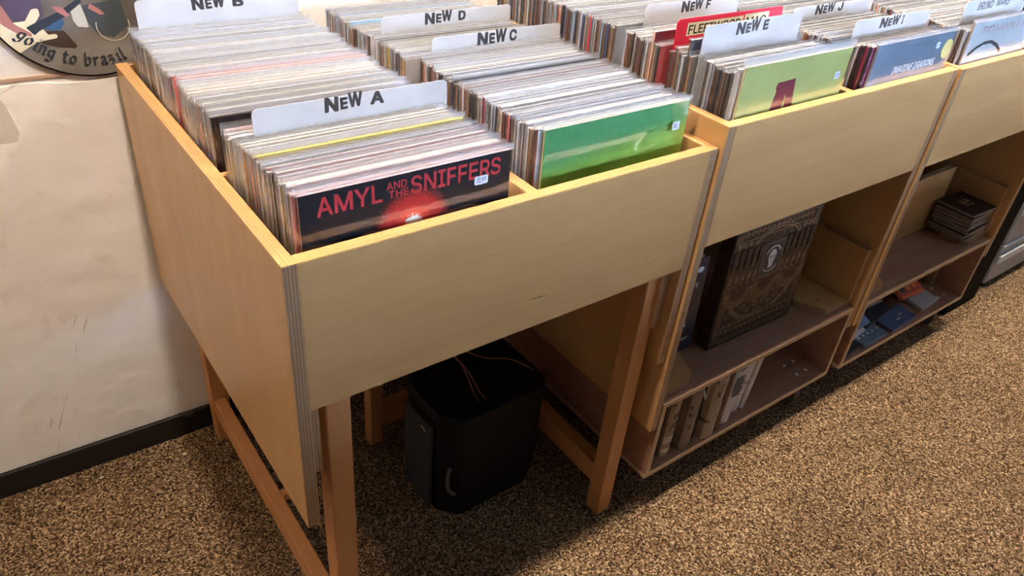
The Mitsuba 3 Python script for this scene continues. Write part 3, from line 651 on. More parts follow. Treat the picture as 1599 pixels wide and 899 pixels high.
# middle bin, right column
C0, C1 = xm + TH / 2, X1B + 0.7175 - TH
g = 'sleeved records in the right column of the middle bin'
t, fr = front_record('slate blue record cover with pale slanted lettering and a round yellow sticker', 'cover_slate', IX, IY, IZ - 0.0085, TILT * 0.2, seed=9, h=SHT + 0.0085, w=0.2815, lip=0.005)
zz = lambda z: z - IZ + 0.0085
put(t + '__lettering', letters_to(fr, lettering('IMAGINE DRAGONS', 0.0135, False, shear=0.25, heavy=0.0005), 0.076, zz(0.9285), width=0.155), 'print_white')
k = put(t + '__oval_sticker', printed(fr, affinity.scale(sg.Point(0.262, zz(0.957)).buffer(1.0, 24), 0.0185, 0.0195), 0.0013), 'print_yellow'); labels[k] = {'label': 'round yellow sticker'}
sticker(t, fr, 0.214, zz(0.962), '29', w=0.014, h=0.012)
row(C0, C1, IY + 0.0075, 0.074, FB, 0.0066, TILT * 0.3, 41, (5, 3, 3, 1.6, 0.3, 0), (0.6, 0.6, 0.3, 0.2, 6, 0.5), 'behind the slate blue cover', g, slack=0.88, dz=0.004, special={0: (hexc(200, 120, 170), PALE[3], hexc(40, 30, 34), 0.004), 1: (None, None, hexc(150, 34, 64), 0.003), 2: (None, None, DARK[2], 0.003), 3: (WARM[0], None, DARK[2], 0.001)})
divider("white divider card lettered 'NEW I' in the right column of the middle bin", 'NEW I', 1.1460, 0.0800, FB, 1.0155, 0.266, TILT * 0.5, new_spans(0.086, 0.163, 0.067, 0.0165, 'I', 0.006, 0.0035), seed=8)
row(C0, C1, 0.0860, 0.195, FB, 0.0070, TILT, 42, (6, 3, 2, 1, 0.2, 0.2), (2, 1.5, 0.5, 0.3, 3, 4), "behind the 'NEW I' card", g, slack=0.1, dz=0.004)
divider("white divider card lettered 'NEW J' in the right column of the middle bin", 'NEW J', 1.1250, 0.2010, FB, 1.0095, 0.276, TILT, new_spans(0.072, 0.150, 0.064, 0.0165, 'J', 0.016, 0.0010), seed=9)
row(C0, C1, 0.2070, 0.660, FB, 0.0072, TILT, 43, (6, 4, 2, 0.6, 0.3, 0.4), (2, 1.5, 0.5, 0.3, 3, 4), "behind the 'NEW J' card", g, slack=0.1, dz=0.004, stuff_label='last row of records at the back of the right column of the middle bin')

# farthest bin, left column
E0, E1 = X1C + TH, X1C + 0.7025 / 2 - TH / 2
g = 'sleeved records in the farthest bin'
t, fr = front_record('pale grey record cover with a dark arched line, foremost in the farthest bin', 'cover_mist', CX, CY, CZ - 0.0165, TILT * 0.4, seed=11, h=SHT + 0.0165, lip=0.006)
zz = lambda z: z - CZ + 0.0165
arc = sg.LineString([(0.020, zz(0.933)), (0.045, zz(0.944)), (0.075, zz(0.951)), (0.105, zz(0.951)), (0.14, zz(0.940)), (0.165, zz(0.925))]).buffer(0.0035)
put(t + '__printed_arc', printed(fr, arc), 'print_teal')
put(t + '__lettering', letters_to(fr, lettering('ROMANTIC', 0.016, False), 0.045, zz(0.972), width=0.22), 'print_faint')
row(E0, E1, CY + 0.0075, 0.048, FB, 0.0068, TILT * 0.5, 51, (5, 3, 3, 1, 0, 0.2), (0.6, 2, 0, 0.2, 0.6, 6), 'behind the pale grey cover', g, slack=0.1, dz=0.002)
divider('white divider card with a name in thin handwritten capitals in the farthest bin', 'BRUNO MARS', 1.500, 0.0540, FB, 1.030, 0.285, TILT * 0.5, [('BRUNO', 0.056, 0.122, 0.0155, 0.0225), ('MARS', 0.138, 0.198, 0.0155, 0.0200)], bold=False, shear=0.1, seed=10)
row(E0, E1, 0.0600, 0.640, FB, 0.0070, TILT, 52, (6, 4, 2, 1, 0.2, 0.2), (2, 2, 0.5, 0.3, 2, 4), 'behind the handwritten name card', g, slack=0.1, dz=0.004, stuff_label='last row of records behind the handwritten name card in the farthest bin')

# ------------------------------------------------------------------ things on the shelf below the middle bin
def lbox(o, yaw, w, d, h, lean=0.0):
    """Frame of a standing box: origin front left bottom."""
    return ring_jacket(o, lean, yaw)
t = thing('boxed_set', 'large dark brown ornate boxed set leaning on the shelf below the middle bin', 'box')
fr = ring_jacket((0.9545, 0.0665, SH + 0.0006), math.radians(1.0), math.radians(-1.0))
bw, bh, bd = 0.286, 0.318, 0.036
o, ax, ay, az = fr
def box_fn(p, n, uv):
    c = mix((0.022, 0.012, 0.008), (0.052, 0.028, 0.017), fbm(p.x * 30, p.z * 30, p.y * 30, 4))
    return mix(c, (0.16, 0.09, 0.05), 0.5 * smoothstep(0.66, 0.74, fbm(p.x * 120, p.z * 120, 0, 3)))
pbr('brown_leather', proc(box_fn), rough=0.45, spec=0.45)
put(t + '__case', cart(box(0, bw, 0, bh, -bd, 0, 0.002), o, ax, ay, az), 'brown_leather')
def frame_poly(a, b, c, d, w): return sg.box(a, b, c, d).difference(sg.box(a + w, b + w, c - w, d - w))
orn = [frame_poly(0.012, 0.012, bw - 0.012, bh - 0.012, 0.0016), frame_poly(0.019, 0.019, bw - 0.019, bh - 0.019, 0.0010)]
def wave(pts, w): return sg.LineString(pts).buffer(w)
cx = bw / 2
for s in (-1, 1):
    for j in range(5):
        xc = cx + s * (0.046 + 0.020 * j)
        orn.append(sg.Polygon([(xc - 0.006, 0.172), (xc + 0.004, 0.172), (xc, 0.192)]).difference(sg.Point(xc - 0.001, 0.178).buffer(0.002)))
        orn.append(wave([(xc - 0.006, 0.172), (xc - 0.002, 0.160), (xc + 0.006, 0.158)], 0.0009))
for j, xc in enumerate((0.055, 0.143, 0.231)):
    for q in range(4):
        r = 0.030 + 0.005 * q
        a = np.linspace(math.pi * 1.02, math.pi * 1.98, 24)
        orn.append(wave(np.c_[xc + r * np.cos(a), 0.148 + 0.008 * q * 0 + r * 1.0 * np.sin(a) + 0.0], 0.0009))
a = np.linspace(0.15, math.pi - 0.15, 30)
orn += [wave(np.c_[cx + 0.072 * np.cos(a), 0.246 + 0.034 * np.sin(a)], 0.0014), wave(np.c_[cx + 0.080 * np.cos(a), 0.246 + 0.040 * np.sin(a)], 0.0009)]
rngo = np.random.default_rng(5)
def scroll(x, y, s, d):
    th = np.linspace(0, 2.6 * math.pi, 34); r = s * (1 - th / 9.2)
    return wave(np.c_[x + d * r * np.cos(th), y + r * np.sin(th)], 0.0009)
for x in np.arange(0.034, bw - 0.03, 0.0165):
    orn.append(scroll(x, 0.287, 0.0065, 1)); orn.append(scroll(x, 0.036, 0.0065, -1)); orn.append(scroll(x + 0.004, 0.052, 0.0055, 1))
for x, y, r_ in [(0.040, 0.085, 0.0105), (0.066, 0.076, 0.008), (0.086, 0.090, 0.0095), (0.110, 0.078, 0.0075), (0.036, 0.066, 0.006), (0.052, 0.098, 0.006), (0.098, 0.066, 0.006), (0.126, 0.092, 0.008)]:
    orn.append(scroll(cx + (x - 0.028) * 0.95, y, r_, 1)); orn.append(scroll(cx - (x - 0.028) * 0.95, y, r_, -1))
a = np.linspace(math.pi * 1.08, math.pi * 1.92, 30)
for r_ in (0.078, 0.084): orn.append(wave(np.c_[cx + 1.3 * r_ * np.cos(a), 0.118 + 0.75 * r_ * np.sin(a)], 0.0009))
for q in range(2): orn.append(wave([(0.022, 0.108 + 0.164 * q), (bw - 0.022, 0.108 + 0.164 * q)], 0.0007))
for s in (-1, 1):
    for x in (0.09, 0.108, 0.122): orn.append(scroll(cx + s * x, 0.262, 0.0068, s))
k = put(t + '__gilt_ornament', printed(fr, union_all(orn).simplify(0.0002), 0.0, 0.0004), 'print_gold'); labels[k] = {'label': 'gilt scrollwork on the front'}
for s in (-1, 1):
    for j in range(5):
        xc = cx + s * (0.046 + 0.0205 * j); put(t + '__relief_column', printed(fr, sg.box(xc - 0.0055, 0.206, xc + 0.0055, 0.250).buffer(0.0022), 0.0, 0.0022), 'brown_leather')
k = put(t + '__centre_label', printed(fr, sg.box(cx - 0.036, 0.158, cx + 0.036, 0.247), 0.0, 0.0006), 'print_dark'); labels[k] = {'label': 'dark centre panel with a pale emblem'}
put(k + '__border', printed(fr, frame_poly(cx - 0.035, 0.159, cx + 0.035, 0.246, 0.0014), 0.0006, 0.0003), 'print_gold')
head = union_all([affinity.scale(sg.Point(cx, 0.208).buffer(1, 20), 0.0125, 0.017), sg.Polygon([(cx - 0.009, 0.198), (cx + 0.009, 0.198), (cx + 0.006, 0.178), (cx - 0.006, 0.178)])])
head = head.difference(union_all([sg.Point(cx - 0.005, 0.207).buffer(0.0028), sg.Point(cx + 0.005, 0.207).buffer(0.0028), sg.box(cx - 0.001, 0.178, cx + 0.001, 0.186), sg.Polygon([(cx - 0.002, 0.196), (cx + 0.002, 0.196), (cx, 0.201)])]))
a1 = np.linspace(0.35, math.pi - 0.35, 20); bands = [wave(np.c_[cx + 0.024 * np.cos(a1), 0.212 + 0.021 * np.sin(a1)], 0.0016), wave(np.c_[cx + 0.022 * np.cos(a1 + math.pi), 0.186 + 0.016 * np.sin(a1 + math.pi)], 0.0013)]
put(k + '__emblem', printed(fr, union_all([head] + bands), 0.0006, 0.0003), 'print_grey')

t = thing('book', 'dark blue hardback with pale script, standing left of the ornate brown box', 'book')
fr2 = ring_jacket((0.7635, 0.0850, SH + 0.0190), math.radians(2.0), 0.0)
o, ax, ay, az = fr2
pbr('navy_cover', proc(lambda p, n, uv: mix((0.004, 0.007, 0.028), (0.008, 0.014, 0.052), fbm(p.x * 20, p.z * 20, 0, 3))), rough=0.3, spec=0.5)
put(t + '__cover', cart(box(0, 0.150, 0, 0.232, -0.002, 0, 0.0008), o, ax, ay, az), 'navy_cover')
put(t + '__pages', cart(box(0.003, 0.146, 0.003, 0.229, -0.016, -0.0021, 0.0004), o, ax, ay, az), 'print_cream')
put(t + '__back_cover', cart(box(0, 0.150, 0, 0.232, -0.0182, -0.0161, 0.0008), o, ax, ay, az), 'navy_cover')
put(t + '__lettering', cat([letters_to(fr2, lettering('RICH', 0.014, False, shear=0.2), 0.074, 0.162, width=0.055), letters_to(fr2, lettering('illustrated', 0.009, False, shear=0.2), 0.070, 0.030, width=0.062)]), 'print_grey')
rs = np.random.default_rng(8)
splat = union_all([sg.Point(0.090 + rs.normal(0, 0.016), 0.090 + rs.normal(0, 0.024)).buffer(rs.uniform(0.0008, 0.0032), 6) for _ in range(60)])
k = put(t + '__printed_stars', printed(fr2, splat), 'print_grey'); labels[k] = {'label': 'scatter of pale splashes on the cover'}
k = put(t + '__price_sticker', printed(fr2, affinity.scale(sg.Point(0.128, 0.205).buffer(1, 16), 0.009, 0.007), 0.0002), 'pale_sticker'); labels[k] = {'label': 'small pale price sticker'}

# ------------------------------------------------------------------ old books in the trolley below the middle bin
BZ = 0.1125
def old_fn(c0, c1, seed, spots=None):
    def fn(p, n, uv):
        c = mix(c0, c1, fbm(p.x * 50 + seed, p.z * 18, p.y * 40, 4))
        return mix(c, (0.03, 0.022, 0.015), 0.8 * smoothstep(0.60, 0.70, fbm(p.x * 90 + seed, p.z * 60, 1, 3)))
    return fn
def book(label, x0, x1, y0, h, mat, d=0.115, lean=0.0, bands=(), text=None, pages='print_cream', tmat='print_grey'):
    """A book standing with its rounded spine towards the room."""
    t = thing('book', label, 'book', None)
    w = x1 - x0; a = np.linspace(-1, 1, 9); bulge = 0.16 * w
    prof = [(w / 2 + a_ * w / 2, -bulge * (1 - a_ * a_)) for a_ in a] + [(w, d), (w - 0.0022, d), (w - 0.0022, 0.004), (0.0022, 0.004), (0.0022, d), (0, d)]
    m = trimesh.creation.extrude_polygon(sg.Polygon(prof), h, engine='earcut')
    pg = box(0.0024, w - 0.0024, 0.0045, d - 0.004, 0.003, h - 0.003, 0.0004)
    M = trimesh.transformations.rotation_matrix(lean, [0, 1, 0]); 
    def pl(q):
        q = q.copy(); q.apply_transform(M); q.apply_translation([x0, y0 + bulge, BZ + (max(0.0, math.sin(lean)) * w)]); return q
    put(t + '__cover', pl(m), mat)
    put(t + '__pages', pl(pg), pages)
    for (z0, z1, bm) in bands:
        b = [(w / 2 + a_ * w * 0.47, -bulge * (1 - a_ * a_) - 0.0006) for a_ in a]
        q = trimesh.creation.extrude_polygon(sg.Polygon(b + [(x, y + 0.0012) for x, y in b[::-1]]), z1 - z0, engine='earcut'); q.apply_translation([0, 0, z0])
        put(t + '__spine_label', pl(q), bm)
    if text:
        for s, z, wd, hh in text:
            q = lettering(s, hh, True); q.apply_scale([wd / q.extents[0], 1, 1]); q.apply_transform(trimesh.transformations.rotation_matrix(math.pi / 2, [1, 0, 0])); q.apply_translation([w / 2 - wd / 2, -bulge - 0.0007, z])
            put(t + '__lettering', pl(q), tmat)
    return t
for nme, c0, c1 in (('cloth_tan', (0.24, 0.165, 0.10), (0.40, 0.30, 0.20)), ('cloth_black', (0.012, 0.010, 0.009), (0.03, 0.024, 0.02)), ('cloth_grey', (0.17, 0.125, 0.085), (0.27, 0.21, 0.15)),
                    ('cloth_beige', (0.30, 0.22, 0.145), (0.42, 0.33, 0.23)), ('cloth_brown', (0.10, 0.05, 0.03), (0.17, 0.09, 0.055))):
    pbr(nme, proc(old_fn(c0, c1, len(nme))), rough=0.6, spec=0.3)
pbr('white_paper', (0.58, 0.56, 0.56), rough=0.5, spec=0.4)
book('thin black book, leftmost in the trolley below the middle bin', 0.7885, 0.806, 0.020, 0.180, 'cloth_black')
book('worn tan book with a pale label low on its spine, beside the thin black one', 0.8065, 0.8390, 0.010, 0.182, 'cloth_tan', bands=[(0.012, 0.024, 'print_cream'), (0.040, 0.062, 'print_hat')])
book('narrow dark book between the worn tan one and the grey-brown one', 0.8400, 0.8600, 0.030, 0.181, 'cloth_brown')
book('grey-brown cloth book, fourth from the left in the book trolley', 0.8610, 0.8980, 0.002, 0.180, 'cloth_grey')
book("black book with a large pale letter on its spine", 0.8990, 0.9300, 0.016, 0.186, 'cloth_black', text=[('N', 0.118, 0.025, 0.040)])
book('broad beige cloth book standing right of the black lettered spine', 0.9310, 0.9760, -0.003, 0.184, 'cloth_beige', text=[('OLD', 0.158, 0.026, 0.008), ('ATLAS', 0.144, 0.034, 0.008)], tmat='cloth_brown')
book('slim reddish brown book between the beige book and the white ones', 0.9800, 0.9960, 0.002, 0.172, 'cloth_brown')
tw = book('white book with rows of fine print on its spine, leaning in the book trolley', 1.0020, 1.0440, 0.008, 0.158, 'white_paper', lean=math.radians(3), d=0.10)
lines = [(0.0, 0.085 + 0.0075 * i, 0.026 + 0.003 * ((i * 7) % 3)) for i in range(8)]
put(tw + '__printed_text', cat([box(1.0035 + 0.008, 1.0035 + 0.008 + l, 0.0068 - 0.0022, 0.0068 - 0.0012 + 0.0012, BZ + 0.004 + z, BZ + 0.004 + z + 0.0022, 0) for _, z, l in lines]), 'print_dark')
book('white paperback leaning at the right end of the books', 1.0570, 1.0930, 0.022, 0.168, 'white_paper', lean=math.radians(6), d=0.10, text=[('TALES', 0.085, 0.022, 0.007)], tmat='print_dark')
book('slim white paperback leaning against the other white paperback', 1.0945, 1.1120, 0.020, 0.166, 'white_paper', lean=math.radians(6), d=0.10)

# ------------------------------------------------------------------ disc cases on the shelf and in the trolley of the farthest bin
def disc_case(label, cx, cy, z, w, d, th, rot, col, group=None, tilt=0.0, tray=None, art=None, roll=0.0):
    t = thing('disc_case', label, 'disc case', group)
    M = trimesh.transformations.rotation_matrix(rot, [0, 0, 1]) @ trimesh.transformations.rotation_matrix(tilt, [1, 0, 0]) @ trimesh.transformations.rotation_matrix(roll, [0, 1, 0])
    def pl(m): m = m.copy(); m.apply_transform(M); m.apply_translation([cx, cy, z + th / 2 + abs(math.sin(tilt)) * d / 2 + abs(math.sin(roll)) * w / 2]); return m
    a = box(-w / 2, w / 2, -d / 2, d / 2, -th / 2, th / 2 - 0.0016, 0.0006); b = box(-w / 2, w / 2, -d / 2 + 0.0004, d / 2 - 0.0004, th / 2 - 0.0012, th / 2, 0.0005)
    put(t + '__case', pl(a), 'painted', color=np.tile(tray if tray is not None else hexc(150, 140, 134), (len(a.vertices), 1)))
    kk = put(t + '__front_cover', pl(b), 'painted', color=np.tile(col, (len(b.vertices), 1)))
    if art:
        for j, (poly, mat) in enumerate(art):
            m = trimesh.util.concatenate([trimesh.creation.extrude_polygon(q, 0.0001, engine='earcut') for q in getattr(poly, 'geoms', [poly])]); m.apply_translation([0, 0, th / 2 + 0.0001 * (j + 1)])
            put(kk + '__printed_picture', pl(m), mat)
    return t
ship = union_all([sg.Polygon([(-0.024, 0.0), (0.004, -0.002), (0.0, 0.008), (-0.022, 0.008)]), sg.Polygon([(-0.022, 0.011), (-0.002, 0.010), (-0.004, 0.020), (-0.020, 0.020)]), sg.Polygon([(0.004, 0.006), (0.020, 0.000), (0.018, 0.020), (0.006, 0.022)]), sg.box(-0.026, -0.010, 0.02, -0.006)])
rc = np.random.default_rng(4)
for i in range(8):
    top = i == 7
    disc_case('topmost disc case of the stack on the shelf, with a tan emblem on dark brown' if top else f'dark disc case, {ordinal(i + 1)} from the bottom of the stack on the shelf', 2.040 + rc.uniform(-0.004, 0.004), 0.064 + rc.uniform(-0.004, 0.004),
              SH + 0.0195 + i * 0.0108, 0.123, 0.108, 0.0102, rc.uniform(-0.05, 0.05), hexc(44, 34, 32) if top else hexc(40, 32, 32), 'disc cases stacked on the shelf', art=[(ship, 'print_gold')] if top else None, tray=hexc(128, 118, 112))
flames = union_all([sg.Polygon([(dx - 0.011, dy - 0.016), (dx + 0.010, dy - 0.018), (dx + 0.014, dy + 0.004), (dx + 0.004, dy + 0.020), (dx + 0.002, dy + 0.004), (dx - 0.008, dy + 0.014)]) for dx, dy in ((0.012, 0.0), (0.028, 0.034), (0.026, -0.032), (-0.004, 0.036), (-0.006, -0.034))])
pbr('print_orange', (0.75, 0.22, 0.03), rough=0.35); pbr('print_orange_2', (0.55, 0.05, 0.03), rough=0.35)
DV = [  # cx, cy, z, w, d, th, rot, tilt, roll, col, label, art
    (1.545, 0.032, 0.1125, 0.105, 0.060, 0.009, 0.12, 0.0, 0.0, hexc(40, 38, 42), 'thin black case at the front left corner of the trolley', None),
    (1.570, 0.066, 0.1225, 0.150, 0.080, 0.010, 0.10, 0.26, 0.0, hexc(190, 198, 198), 'pale disc case lying slanted at the left of the pile', [(sg.box(-0.06, -0.02, 0.04, -0.012), 'print_dark')]),
    (1.574, 0.082, 0.1450, 0.160, 0.110, 0.012, 0.04, 0.46, 0.0, hexc(100, 124, 158), 'blue-grey disc case on top of the pale slanted one', [(sg.box(-0.06, -0.03, 0.02, 0.01), 'print_blue')]),
    (1.585, 0.150, 0.1950, 0.160, 0.100, 0.012, 0.02, 0.55, 0.0, hexc(38, 44, 54), 'black disc case highest at the back left of the pile', None),
    (1.652, 0.026, 0.1125, 0.118, 0.056, 0.010, 0.03, 0.05, 0.0, hexc(82, 102, 118), 'dark slate case with a row of pale dots at the front of the trolley', [(union_all([sg.Point(-0.046 + 0.023 * i, 0.002).buffer(0.0042, 10) for i in range(5)]), 'print_white')]),
    (1.730, 0.075, 0.1225, 0.170, 0.060, 0.012, 0.10, 0.20, 0.0, hexc(34, 36, 42), 'long black case lying along the middle of the trolley', None),
    (1.800, 0.030, 0.1125, 0.135, 0.062, 0.010, 0.03, 0.05, 0.0, hexc(62, 78, 106), 'slim blue disc case at the front edge, right of the dotted one', [(sg.box(-0.01, -0.012, 0.012, -0.007).union(sg.box(0.02, 0.0, 0.04, 0.004)), 'print_grey')]),
    (1.712, 0.120, 0.1600, 0.110, 0.110, 0.012, -0.05, 0.52, 0.0, hexc(120, 108, 100), 'grey-brown disc case in the middle of the pile, left of the lettered black one', None),
    (1.800, 0.135, 0.1750, 0.090, 0.130, 0.012, -0.08, 0.52, 0.0, hexc(44, 44, 48), 'black disc case with pale lettering blocks beside the fiery one', [(sg.box(-0.035, -0.05, 0.03, -0.03).union(sg.box(-0.035, -0.015, 0.03, 0.005)), 'print_grey')]),
    (1.900, 0.105, 0.1500, 0.105, 0.140, 0.013, -0.06, 0.52, 0.0, hexc(206, 84, 36), 'disc case with a fiery orange picture in the trolley', [(sg.box(-0.045, -0.06, 0.045, 0.06), 'print_orange_2'), (flames, 'print_orange'), (sg.box(-0.047, -0.05, -0.022, 0.05), 'print_dark')]),
    (1.965, 0.062, 0.1125, 0.100, 0.100, 0.012, 0.05, 0.10, 0.0, hexc(150, 148, 146), 'grey disc case at the right end of the pile', None),
    (2.010, 0.150, 0.1550, 0.100, 0.130, 0.012, 0.05, 0.50, 0.0, hexc(46, 44, 46), 'black and white disc case at the back right of the pile', [(sg.box(-0.045, -0.062, 0.045, -0.035), 'print_white')]),
    (1.850, 0.185, 0.1125, 0.420, 0.060, 0.030, 0.0, 0.0, 0.0, hexc(40, 38, 38), 'long dark case lying at the back, under the slanted ones', None)]
for cx_, cy_, z_, w_, d_, th_, rot_, ti_, ro_, col_, lab_, art_ in DV:
    col_ = np.minimum(col_ * 1.6 + 0.008, 0.8)
    disc_case(lab_, cx_, cy_, z_, w_, d_, th_, rot_, col_, 'loose disc cases in the trolley', tilt=ti_, roll=ro_, art=art_, tray=col_ * 0.7 + 0.08)

# ------------------------------------------------------------------ furniture beyond the bins
t = thing('black_cabinet', 'tall black cabinet standing at the right end of the record bins', 'cabinet')
put(t + '__body', box(2.162, 2.362, 0.022, 0.60, 0.0, 0.90, 0.002), 'black_gloss')
t = thing('drawer_cabinet', 'grey metal drawer cabinet with pale drawer lips beyond the black cabinet', 'cabinet')
put(t + '__body', box(2.450, 3.30, 0.056, 0.60, 0.0, 0.95, 0.003), 'grey_metal')
put(t + '__plinth', box(2.447, 3.298, 0.048, 0.055, 0.0, 0.012, 0.001), 'black_plastic')
for i, (z0, z1) in enumerate(((0.016, 0.172), (0.176, 0.33), (0.34, 0.62), (0.63, 0.93))):
    d = put(t + '__drawer', box(2.455, 3.295, 0.040, 0.055, z0, z1, 0.002), 'grey_metal')
    if i == 0: put(d + '__lip', box(2.455, 3.295, 0.030, 0.0395, 0.100, 0.132, 0.003), 'pale_metal')
    put(d + '__edge_trim', box(2.455, 3.295, 0.034, 0.0395, z1 - 0.008, z1 - 0.002, 0.001), 'pale_metal')
    if i == 1: put(d + '__lip', box(2.455, 3.295, 0.030, 0.0395, 0.285, 0.316, 0.003), 'pale_metal')

# ------------------------------------------------------------------ under the nearest bin: loudspeaker and wires
t = thing('loudspeaker', 'black loudspeaker cabinet on the carpet under the nearest bin', 'loudspeaker')
fp = sg.Polygon([(0.352, 0.335), (0.352, 0.225), (0.392, 0.180), (0.585, 0.182), (0.622, 0.215), (0.618, 0.400), (0.40, 0.420)]).buffer(-0.02).buffer(0.02, 8)
def loft(poly, levels):
    """Stacks scaled copies of the outline: (z, scale)."""
    c = np.array(poly.exterior.coords)[:-1]; ctr = c.mean(0); n = len(c); V = []; F = []
    for z, s in levels: V.append(np.c_[(c - ctr) * s + ctr, np.full(n, z)])
    for k in range(len(levels) - 1):
        for j in range(n):
            a, b = k * n + j, k * n + (j + 1) % n; F += [[a, b, b + n], [a, b + n, a + n]]
    V = np.vstack(V); i0, i1 = len(V), len(V) + 1; V = np.vstack([V, [*ctr, levels[0][0]], [*ctr, levels[-1][0]]]); L = (len(levels) - 1) * n
    for j in range(n): F += [[i0, (j + 1) % n, j], [i1, L + j, L + (j + 1) % n]]
    m = trimesh.Trimesh(V, F, process=False); trimesh.repair.fix_normals(m); return m
put(t + '__body', loft(fp, [(0.0, 0.90), (0.006, 0.93), (0.05, 0.965), (0.27, 1.0), (0.282, 0.985), (0.288, 0.95)]), 'black_plastic', smooth=35)
put(t + '__grille', sidewise(sg.box(0.235, 0.03, 0.325, 0.255).buffer(0.004), 0.343, 0.008), 'rubber')
put(t + '__badge', box(0.3405, 0.3428, 0.245, 0.262, 0.236, 0.242, 0.0003), 'steel')
put(t + '__handle', tube(spline([(0.372, 0.196, 0.16), (0.362, 0.188, 0.13), (0.368, 0.186, 0.10), (0.380, 0.186, 0.085)], 16), 0.004), 'grey_dark')
w = thing('speaker_wire', 'thin reddish wires hanging from under the nearest bin onto the loudspeaker', 'wire')
W0 = (0.400, 0.300, 0.405)
put(w + '__strand', tube(spline([(0.385, 0.30, 0.60), (0.392, 0.30, 0.50), W0, (0.445, 0.285, 0.345), (0.458, 0.262, 0.318), (0.462, 0.235, 0.296), (0.465, 0.215, 0.291)], 60), 0.0017), 'copper_wire')
put(w + '__strand', tube(spline([(0.388, 0.303, 0.60), (0.396, 0.304, 0.50), (0.405, 0.303, 0.402), (0.447, 0.287, 0.340), (0.452, 0.262, 0.312), (0.450, 0.232, 0.2925), (0.449, 0.218, 0.291)], 60), 0.0017), 'copper_wire')
put(w + '__strand', tube(spline([(0.381, 0.305, 0.60), (0.388, 0.306, 0.50), (0.398, 0.306, 0.408), (0.47, 0.30, 0.352), (0.52, 0.288, 0.322), (0.555, 0.272, 0.318), (0.585, 0.25, 0.305), (0.602, 0.24, 0.291)], 60), 0.0017), 'copper_wire')
cr = thing('crumb', 'small pale crumb on the carpet left of the stand, nearest the wooden leg', 'crumb')
m = trimesh.creation.icosphere(2, 0.0042); m.vertices *= (1 + 0.35 * (meshkit.noise(m.vertices * 700) - 0.5))[:, None]; m.apply_scale([1.2, 0.9, 0.6]); m.apply_translation([-0.036, 0.665, 0.0024])
put(cr + '__lump', m, 'print_cream')
cr = thing('crumb', 'small pale crumb on the carpet near the skirting, left of the other', 'crumb')
m = trimesh.creation.icosphere(2, 0.0036); m.vertices *= (1 + 0.35 * (meshkit.noise(m.vertices * 800) - 0.5))[:, None]; m.apply_scale([1.3, 0.8, 0.5]); m.apply_translation([-0.205, 0.688, 0.0019])
put(cr + '__lump', m, 'print_hat')

# ------------------------------------------------------------------ round picture disc on the wall
t = thing('picture_disc', 'round printed disc with black-letter words and pale guitars, hung on the wall', 'picture')
PC, PR = (-0.020, 1.009), 0.153
circle = sg.Point(*PC).buffer(PR, 64)
def disc_fn(p, n, uv):
    c = mix((0.075, 0.062, 0.052), (0.17, 0.145, 0.12), fbm(p.x * 18, p.z * 18, 0, 4))
    return mix(c, (0.22, 0.20, 0.18), 0.8 * smoothstep(0.945, 0.90, p.z + 0.02 * noise(p.x * 30, p.z * 30)))
pbr('disc_print', proc(disc_fn), rough=0.3, spec=0.5)
put(t + '__disc', on_wall(upright(circle.buffer(-0.0025), -0.0005, 0.003)), 'disc_print')
put(t + '__rim', on_wall(upright(circle.difference(circle.buffer(-0.0025)), -0.0003, 0.0036)), 'black_gloss')
def onp(poly, lift): return on_wall(upright(poly.intersection(circle.buffer(-0.0026)), -0.0037 - lift, 0.0002) if poly.geom_type == 'Polygon' else cat([upright(q, -0.0037 - lift, 0.0002) for q in poly.intersection(circle.buffer(-0.0026)).geoms]))
def smooth(pts, r=0.004): return sg.Polygon(pts).buffer(-r).buffer(2 * r).buffer(-r)
